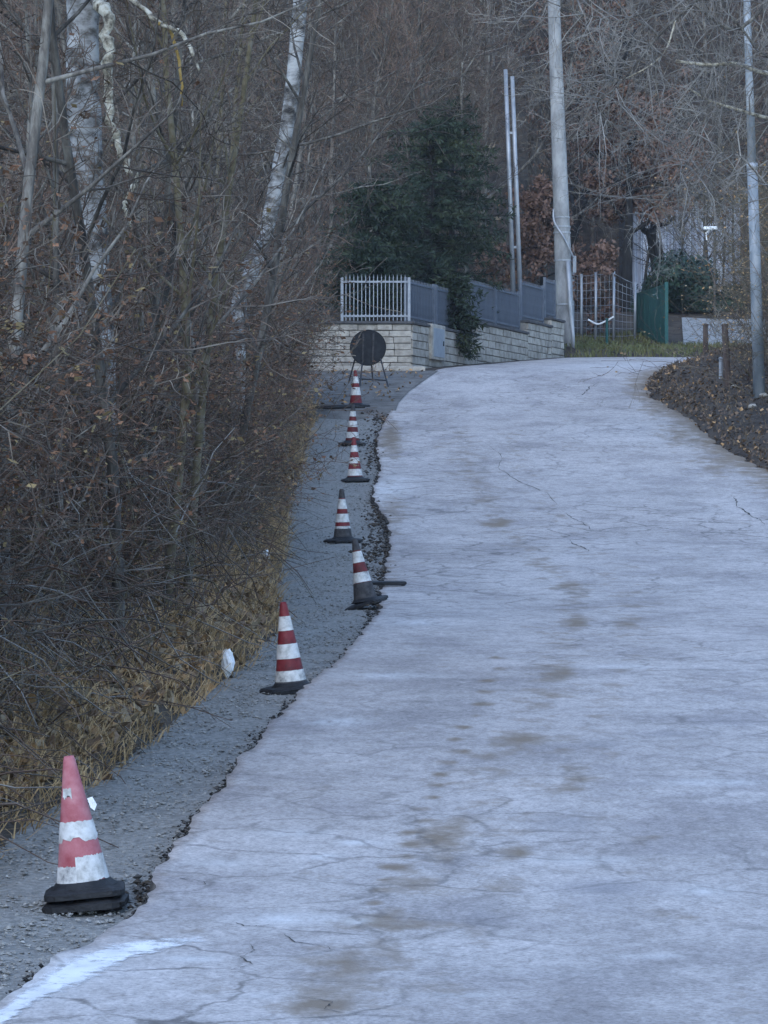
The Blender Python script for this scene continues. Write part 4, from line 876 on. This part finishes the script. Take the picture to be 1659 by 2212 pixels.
q = MB(); q.tube([on_pole(565)[0] + Vector((.09, -.24, 0)), on_pole(660)[0] + Vector((.11, -.25, 0)), pb + Vector((.13, -.30, .35)), pb + Vector((.14, -.33, -.05))], [.045, .045, .04, .035], 10); q.build('conduit', m_galv, pole, pb, smooth=True)
# pair of metal tubes behind the fence
tb = Vector(((1119 - CX) / F * 71, 71, 0)); tb.z = gz(tb.x, tb.y); dp = thing('twin_tube_pole', 'pair of slim grey metal tubes standing behind the railing', 'pole', tb)
for dx, y0 in ((-.07, 150), (.075, 165)):
    q = MB(); t_ = at(1099, y0, 71) + Vector((dx, 0, 0)); q.tube([tb + Vector((dx, 0, -.2)), (tb + t_) / 2 + Vector((dx / 2, 0, 0)), t_], [.052, .047, .042], 12); q.build('tube', m_galv, dp, tb, smooth=True)
for f_ in (.3, .75):
    q = MB(); c_ = tb.lerp(at(1099, 150, 71), f_); q.box(c_, (.22, .03, .05)); q.build('clamp', m_galv, dp, tb)
# lamp pole at the right
lb = Vector((*gp(1641, 903), 0)); lb.z = gz(lb.x, lb.y); lp_ = thing('lamp_pole', 'slim grey metal lamp pole standing in leaves on the right verge', 'lamp post', lb)
lt = at(1613, 0, lb.y); lj = lb.lerp(lt, (905 - 380) / 905.)
q = MB(); q.tube([lb + Vector((0, 0, -.2)), lb.lerp(lj, .5), lj], [.098, .09, .082], 16); q.build('lower_shaft', m_lamp, lp_, lb, smooth=True)
q = MB(); q.tube([lj + Vector((0, 0, -.02)), lj.lerp(lt, .5), lj.lerp(lt, 1.5)], [.068, .062, .052], 14); q.build('upper_shaft', m_lamp, lp_, lb, smooth=True)
q = MB(); q.tube([lj + Vector((0, 0, -.05)), lj + Vector((0, 0, .06))], .09, 16); q.build('collar', m_galv, lp_, lb, smooth=True)
q = MB(); arm_top = lj.lerp(lt, 1.5); q.tube(smooth_path([arm_top, arm_top + Vector((-.25, 0, .5)), arm_top + Vector((-1.1, -.1, .7))], 5), .035, 8); q.build('arm', m_lamp, lp_, lb, smooth=True)
q = MB(); q.box(arm_top + Vector((-1.3, -.1, .68)), (.6, .25, .12), bev=.03); q.build('lamp_head', m_lamp, lp_, lb)

# ------------------------------------------------------------------ gate, posts, shed, path beyond the bend
def post_at(px, py_top, py_bot, d, r, m, name, label, cat, group=None, lean=0.0, sq=False, depth_base=True):
    x = (px - CX) / F * d; z0 = gz(x, d); zt = (CY - py_top) / F * d; b = Vector((x, d, z0)); q = MB()
    if sq: q.box((0, 0, (zt - z0) / 2 - .1), (2 * r, 2 * r, zt - z0 + .2), bev=.006)
    else:
        q.tube([Vector((0, 0, -.2)), Vector((lean * .5, 0, (zt - z0) * .5)), Vector((lean, 0, zt - z0))], [r, r, r * .95], 10)
        q.lathe([(r * 1.15, zt - z0 - .01), (r * 1.15, zt - z0 + .02), (.002, zt - z0 + .035)], 10) if abs(lean) < .01 else None
    o = q.build(name, m, smooth=False); o.location = b; return tag(o, label, cat, group)
G_P = 'galvanised posts of the wire fence'
cf = thing('wire_fence', 'grey wire mesh fence on metal posts past the concrete pole', 'fence', Vector((4.6, 79, gz(4.6, 79))))
cfo = Vector(cf.location); prev = None
for px, py in ((1238, 588), (1256, 592), (1287, 588), (1326, 586), (1372, 610)):
    x = (px - CX) / F * 79; z0 = gz(x, 79); zt = (CY - py) / F * 79; q = MB(); q.tube([Vector((x, 79, z0 - .2)), Vector((x, 79, zt))], .034, 8); q.build('post', m_galv, cf, cfo, smooth=True)
    if prev:
        for f_ in np.linspace(.06, .97, 9):
            q = MB(); p0 = Vector((prev[0], 79, prev[1] + (prev[2] - prev[1]) * f_)); p1 = Vector((x, 79, z0 + (zt - z0) * f_)); q.tube([p0, (p0 + p1) / 2 + Vector((0, 0, -.015)), p1], .006, 4); q.build('wire', m_galv, cf, cfo)
        nvw = int((x - prev[0]) / .09)
        for k in range(1, nvw):
            xx = prev[0] + (x - prev[0]) * k / nvw; q = MB(); q.tube([Vector((xx, 79, z0)), Vector((xx, 79, min(prev[2], zt) - .03))], .004, 3); q.build('wire', m_galv, cf, cfo)
    prev = (x, z0, zt)
# sagging white cord on the wire fence
q = MB(); c0 = Vector(at(1262, 688, 78.9)); q.tube(smooth_path(px_path([(1270, 690, 78.9), (1290, 700, 78.9), (1308, 694, 78.9), (1326, 684, 78.9)]), 5), .022, 6)
tag(q.build('hanging_tarp', m_white, None, c0), 'crumpled white strip hanging on the wire fence', 'tarp')
# green sheet gate
gx0, gx1 = (1374 - CX) / F * 80.0, (1436 - CX) / F * 77.0; A = Vector((gx0, 80.2, 0)); B = Vector((gx1, 76.6, 0)); A.z = gz(A.x, A.y); B.z = gz(B.x, B.y)
gate = thing('sheet_gate', 'dark green ribbed sheet metal gate standing ajar on the verge', 'gate', B); d = (B - A); L = Vector((d.x, d.y)).length; ang = math.atan2(d.y, d.x); zt = (CY - 618) / F * 77
for k in range(12):
    c_ = A.lerp(B, (k + .5) / 12); q = MB(); q.box((c_.x, c_.y, (c_.z + .06 + zt) / 2), (L / 12 - .012, .03 + .012 * (k % 2), zt - c_.z - .08), ang, bev=.004); q.build('panel', m_green, gate, B)
for e in (A, B):
    q = MB(); q.box((e.x, e.y, (e.z + zt) / 2), (.08, .08, zt - e.z + .12), ang, bev=.006); q.build('post', m_green, gate, B)
q = MB(); c_ = (A + B) / 2; q.box((c_.x, c_.y, zt + .0), (L, .06, .05), ang); q.build('top_rail', m_green, gate, B)
post_at(1311, 690, 762, 76.3, .032, m_green, 'fence_post', 'short dark green post in the grass before the wire fence', 'post')
# pale drive beyond
q = MB()
for j in range(13):
    y = 77.2 + j * .6
    for x in np.linspace(7.0, 13.0, 13): q.v.append((float(x) + .05 * j, y, gz(float(x), y) + .03))
for j in range(12):
    for i in range(12): a = j * 13 + i; q.f.append((a, a + 1, a + 14, a + 13)); q.m.append(0)
tag(q.build('gravel_drive', m_drive, smooth=True), kind='structure')
# shed of corrugated sheet
sx0, sx1, sy, = (1362 - CX) / F * 102, (1600 - CX) / F * 102, 102.0; z0 = gz((sx0 + sx1) / 2, sy) - 1.2; zt = (CY - 415) / F * 102
shed = thing('corrugated_shed', 'pale corrugated metal shed glimpsed behind the oak', 'shed', Vector(((sx0 + sx1) / 2, sy, z0))); so = Vector(shed.location); npn = 9
for k in range(npn):
    x0 = sx0 + (sx1 - sx0) * k / npn; x1 = sx0 + (sx1 - sx0) * (k + 1) / npn - .012; q = MB(); nseg = 16
    for i in range(nseg + 1):
        x = x0 + (x1 - x0) * i / nseg; yy = sy + .06 * math.sin(2 * math.pi * i / 8); q.v += [(x, yy, z0), (x, yy, zt), (x, yy + .02, z0), (x, yy + .02, zt)]
    for i in range(nseg): b = i * 4; q.f += [(b, b + 4, b + 5, b + 1), (b + 2, b + 3, b + 7, b + 6), (b + 1, b + 5, b + 7, b + 3)]; q.m += [0, 0, 0]
    q.build('panel', m_shed, shed, so)
q = MB(); q.box(((sx0 + sx1) / 2, sy + 2.6, (z0 + zt) / 2 - .1), (sx1 - sx0, 5.0, zt - z0 - .2)); q.build('shed_body', m_screen, shed, so)
q = MB(); q.box(((sx0 + sx1) / 2, sy + 2.4, zt + .12), (sx1 - sx0 + .5, 5.8, .1), rx=.06); q.build('roof', m_screen, shed, so)
q = MB(); c_ = at(1535, 493, 84); bz = gz(c_.x, c_.y); yl = thing('yard_lamp', 'small white lamp head on a thin post before the shed', 'lamp', Vector((c_.x + .1, c_.y, bz)))
q.box(c_, (.36, .16, .09), bev=.02); q.build('lamp_head', m_white, yl, Vector(yl.location)); q = MB(); q.tube([Vector((c_.x - .1, c_.y, c_.z - .3)), Vector((c_.x - .12, c_.y, c_.z - .12)), Vector((c_.x, c_.y, c_.z - .03))], .02, 6); q.build('bracket', m_white, yl, Vector(yl.location))
q = MB(); q.tube([Vector((c_.x + .1, c_.y, bz - .2)), Vector((c_.x + .1, c_.y, c_.z))], .03, 8); q.build('post', m_bark, yl, Vector(yl.location))
# posts on the right verge
x, y = gp(1583, 852); post_at(1573, 700, 852, y, .06, m_wood, 'wooden_post', 'rough dark wooden post leaning beside the leafy verge', 'post', lean=-.06)
post_at(1557, 775, 845, 57.4, .035, m_galv, 'marker_post', 'thin pale marker post beside the dark wooden post', 'post')
post_at(1524, 702, 770, 66.2, .055, m_wood, 'stub_post', 'short grey stub post at the road bend', 'post')
q = MB(); c_ = Vector((*gp(1527, 790), 0)); 
def rock(name, label, x, y, s, m, seed, zo=0.0, cat='stone', sq=(1, .8, .6), sub=2):
    import bmesh
    bm = bmesh.new(); bmesh.ops.create_icosphere(bm, subdivisions=sub, radius=1.0); 
    for v in bm.verts:
        k = 1 + .28 * mnoise.noise(v.co * 1.7 + Vector((seed, 0, 0))) + .12 * mnoise.noise(v.co * 4 + Vector((0, seed, 0))); v.co = Vector((v.co.x * sq[0], v.co.y * sq[1], v.co.z * sq[2])) * k * s
    me = bpy.data.meshes.new(name); bm.to_mesh(me); bm.free(); me.materials.append(m); o = bpy.data.objects.new(name, me); COL.objects.link(o); o.location = (x, y, gz(x, y) + s * sq[2] * .45 + zo); o.rotation_euler = (0, 0, seed); return tag(o, label, cat)
for px, py, s, lb_ in ((1650, 905, .085, 'pale rounded stone at the foot of the grey metal lamp pole'), (1626, 918, .075, 'small flat whitish stone among leaves before the metal lamp pole'), (1586, 858, .06, 'small pale stone at the foot of the wooden post')):
    x, y = gp(px, py); rock('stone', lb_, x, y, s, m_wallst, px * .01)

# ------------------------------------------------------------------ round sign seen from behind
sx, sy = gp(795, 826); sz = float(zr(sy)); sb = Vector((sx, sy, sz - .08)); sign = thing('road_sign', 'round temporary road sign seen from its dark back on a folding stand', 'sign', sb)
sc_ = at(795, 751, sy); tilt = .22
q = MB(); rr_ = .315; q.lathe([(.001, -.004), (rr_ - .02, -.004), (rr_, -.012), (rr_ + .002, .004), (rr_ - .02, .006), (.001, .006)], 48); dsk = q.build('disc', m_dark, sign, None, smooth=False); dsk.location = sc_ - sb; dsk.rotation_euler = (math.radians(90) + tilt, 0, .12)
q = MB(); q.lathe([(rr_ - .012, -.014), (rr_ + .006, -.014), (rr_ + .006, .010), (rr_ - .012, .010)], 48); rim = q.build('rim', m_rubber, dsk)
for dx in (-.09, .09):
    q = MB(); q.box((dx, 0, .016), (.03, .50, .02)); q.build('stiffener', m_soot, dsk)
def leg(a, b, r=.014):
    q = MB(); q.tube([a, b], r, 6); q.build('leg', m_dark, sign, sb)
g0 = sz - .09
def gpt(px, py, dy): 
    y = sy + dy; return Vector(((px - CX) / F * y, y, float(zr(y)) - .06))
leg(at(768, 770, sy + .05), gpt(752, 0, .15)); leg(at(822, 775, sy - .05), gpt(842, 0, -1.0))
leg(at(783, 780, sy - .1), gpt(776, 0, -1.0)); leg(at(802, 780, sy + .1), gpt(806, 0, .2))
q = MB(); q.tube([at(776, 818, sy - .3), at(836, 822, sy - .6)], .011, 6); q.build('crossbar', m_dark, sign, sb)

# ------------------------------------------------------------------ traffic cones
def cone(label, px, py, H, tiltx, tilty, rz, bands, body_m, base_w=.33, dz=0.0, tip_m=None, stack=1, jagged=False, base_tilt=(0, 0), d=None):
    if d is None: x, y = gp(px, py)
    else: y = d; x = (px - CX) / F * d
    b = Vector((x, y, float(zr(y)) - .078 + dz)); t = thing('traffic_cone', label, 'traffic cone', b, 'traffic cones along the dug strip')
    R = random.Random(int(px)); Rm = Matrix.Rotation(rz, 4, 'Z'); t.rotation_euler = (tiltx, tilty, rz)
    hb = .042 + .05 * (stack - 1); r0, r1 = H * .178, H * .036
    for k in range(stack):
        q = MB(); w = base_w / 2 * (1 if k == 0 else .97); z = k * .05; ro = .07 * k
        ring = []
        for (hz, ins) in ((0, .0), (.022, .0), (.032, .015), (.042, .06)):
            rg = []
            for c_ in range(4):
                for e in (-1, 0, 1):
                    a_ = math.pi / 4 + c_ * math.pi / 2 + e * .16 + ro; rr = (w - ins) * (1.38 if e == 0 else 1.33); rg.append((rr * math.cos(a_), rr * math.sin(a_), z + hz + R.uniform(-.003, .003)))
            ring.append(rg)
        V = [p for rg in ring for p in rg]; fs = [tuple(reversed(range(12))), tuple(36 + i for i in range(12))]
        for k_ in range(3):
            for i in range(12): j = (i + 1) % 12; fs.append((k_ * 12 + i, k_ * 12 + j, k_ * 12 + 12 + j, k_ * 12 + 12 + i))
        q.add(V, fs); ob = q.build('base', m_rubber, t); ob.rotation_euler = (base_tilt[0], base_tilt[1], 0)
        for c_ in range(4):     # moulded feet
            q = MB(); a_ = math.pi / 4 + c_ * math.pi / 2 + ro; q.box((w * 1.05 * math.cos(a_), w * 1.05 * math.sin(a_), z - .006), (.06, .06, .02), a_, bev=.004)
            if k == 0: q.build('foot', m_rubber, ob)
    rad = lambda h: r0 + (r1 - r0) * h
    q = MB(); q.lathe([(rad(0) + .001, hb - .004), (rad(.02), hb + .012), (rad(.03), hb + .02)] + [(rad(h), hb + h * (H - hb)) for h in np.linspace(.05, .97, 12)] + [(rad(1) - .003, H), (rad(1) - .008, H - .001), (rad(1) - .009, H - .06), (.001, H - .062)], 32)
    bd = q.build('body', body_m, t, smooth=True)
    q = MB(); q.lathe([(rad(0) + .03, hb - .008), (rad(0) + .026, hb - .001), (rad(0) + .012, hb + .009), (rad(.02) + .005, hb + .020), (rad(.025) + .001, hb + .022)], 32); q.build('skirt', m_rubber, t, smooth=True)
    if tip_m:
        q = MB(); q.lathe([(rad(h) + .0025, hb + h * (H - hb)) for h in (.82, .9, .97)] + [(rad(1), H + .002)], 28); q.build('tip', tip_m, t, smooth=True)
    for (h0, h1, m, a0, a1) in bands:
        q = MB(); n = 5; ph = R.uniform(0, 6)
        def jf(i, a):
            if not jagged: return R.uniform(-.0008, .0008)
            if i == 0: return .012 * math.sin(3 * a + ph) + .008 * math.sin(8 * a + ph * 2) + .006 * R.uniform(-1, 1)
            return .004 * R.uniform(-1, 1) if i == n - 1 else 0
        q.lathe([(rad(h) + .0022, hb + h * (H - hb)) for h in np.linspace(h0, h1, n)], 40, jit=jf, a0=a0, a1=a1); q.build('band', m, t, smooth=True)
    return t
C2 = 2 * math.pi
H = .62
c1_ = cone('faded pink traffic cone with torn white bands on a doubled black base', 186, 1918, .645, 0, -.115, 0, [(.36, .50, m_band, 0, C2), (.01, .165, m_dband, math.radians(170), math.radians(262)), (.015, .235, m_band, math.radians(262), math.radians(395)), (.675, .755, m_band, math.radians(218), math.radians(268))], m_pink, .325, .0, stack=2, jagged=True, base_tilt=(.0, .03))
q = MB(); q.add([(.062, -.05, .46), (.085, -.055, .465), (.10, -.05, .43), (.088, -.06, .405), (.072, -.05, .42)], [(0, 1, 2, 3, 4)]); q.add([(.062, -.046, .46), (.085, -.051, .465), (.10, -.046, .43), (.088, -.056, .405), (.072, -.046, .42)], [(4, 3, 2, 1, 0)]); q.build('loose_flap', m_white, c1_)
c2_ = cone('clean red and white traffic cone, second from the faded pink one', 630, 1468, .60, 0, -.10, .35, [(.66, .83, m_band, 0, C2), (.325, .50, m_band, 0, C2), (.055, .185, m_dband, 0, C2), (.0, .055, m_soot, 0, C2)], m_red, .34)
cone('leaning soot-stained traffic cone with a black tip at the crumbling road edge', 792, 1296, .60, .0, -.19, -.3, [(.62, .80, m_band, 0, C2), (.30, .46, m_dband, 0, C2), (.0, .29, m_soot, 0, C2)], m_dred, .33, .03, tip_m=m_soot, base_tilt=(.10, -.12))
cone('dull red traffic cone with a grimy lower band, just beyond the leaning cone', 741, 1156, .60, 0, -.03, .5, [(.60, .80, m_dband, 0, C2), (.33, .50, m_band, 0, C2), (.0, .2, m_soot, 0, C2), (.2, .25, m_dband, 0, C2)], m_red, .34, tip_m=m_soot)
cone('red traffic cone with three pale bands partly hiding a cone behind it', 767, 1027, .60, 0, -.03, .2, [(.64, .80, m_dband, 0, C2), (.36, .50, m_dband, 0, C2), (.06, .22, m_band, 0, C2)], m_red, .34)
cone('dark dirty traffic cone mostly hidden behind another red cone', 761, 0, .60, 0, .02, .2, [(.68, .86, m_band, 0, C2), (.40, .56, m_band, 0, C2), (.1, .26, m_band, 0, C2)], m_dred, .34, d=49.4, tip_m=m_soot)
cone('red and white traffic cone standing right before the round sign', 769, 880, .60, 0, -.02, .6, [(.62, .82, m_dband, 0, C2), (.27, .50, m_band, 0, C2)], m_red, .34, .085)

# ------------------------------------------------------------------ bits lying about
def crumple(name, label, cat, px, py, s, m, seed, sq, zo, ground=None, off=0.0):
    x, y = gp(px, py); x -= off; return rock(name, label, x, y, s, m, seed, zo, cat, sq, 3)
crumple('plastic_bag', 'crumpled white plastic bag at the edge of the dry grass', 'bag', 492, 1440, .062, m_white, 2.2, (.85, .7, 1.6), .07)
crumple('paper_cup', 'small white scrap of rubbish in grass beside the gravel', 'litter', 575, 1225, .055, m_white, 5.1, (.8, .6, 1.1), .04)
crumple('foam_scrap', 'little white foam scrap lying in the thicket undergrowth', 'litter', 120, 1700, .02, m_white, 7.7, (1, .8, .6), .0, off=.1)
crumple('rag', 'pale yellowish rag on the broken road edge beside a clean cone', 'rag', 708, 1445, .045, m_pale, 3.3, (1.1, .7, .8), .02)
crumple('crushed_can', 'small crushed can with a dark stripe at the asphalt edge', 'can', 348, 1822, .022, m_dband, 1.3, (1.0, .6, .6), .02)
x, y = gp(838, 1266); q = MB(); q.box((0, 0, .035), (.34, .07, .03), bev=.006, rx=.1, jit=.004); o = q.build('broken_plank', m_rubber); o.location = (x, y, float(zr(y)) - .005); o.rotation_euler = (0, 0, .15); tag(o, 'dark strip of broken plank beside the leaning cone', 'plank')
x, y = gp(395, 1500); z = gz(x - .18, y + .5); q = MB(); pts = smooth_path([Vector((.12, -.05, .02)), Vector((0, .1, .06)), Vector((-.15, .25, .09)), Vector((-.28, .4, .16))], 4); q.tube(pts, lin(.018, .024, len(pts)), 8); o = q.build('fallen_branch', m_oakbark, smooth=True); o.location = (x - .18, y + .3, gz(x - .18, y + .3)); tag(o, 'short dark fallen branch lying on the dry grass bank', 'branch')
x, y = gp(722, 884); q = MB(); pts = smooth_path([Vector((-.3, 0, .02)), Vector((0, -.1, .05)), Vector((.3, .05, .06)), Vector((.5, .05, .04))], 4); q.tube(pts, lin(.045, .03, len(pts)), 7); o = q.build('rubber_hose', m_rubber, smooth=True); o.location = (x, y, float(zr(y)) - .02); tag(o, 'black bent hose lying on gravel beside the far cones', 'hose')

# ------------------------------------------------------------------ cool winter air
hz = MB(); hz.box((0, 20, 38), (400, 440, 90)); hm = bpy.data.materials.new('winter_haze'); hm.use_nodes = True
nt = hm.node_tree; nt.nodes.remove(nt.nodes['Principled BSDF']); pv = nt.nodes.new('ShaderNodeVolumePrincipled')
pv.inputs['Color'].default_value = (0.82, 0.88, 1.0, 1); pv.inputs['Density'].default_value = HAZE; nt.links.new(pv.outputs[0], nt.nodes['Material Output'].inputs['Volume'])
tag(hz.build('haze', hm), kind='stuff')
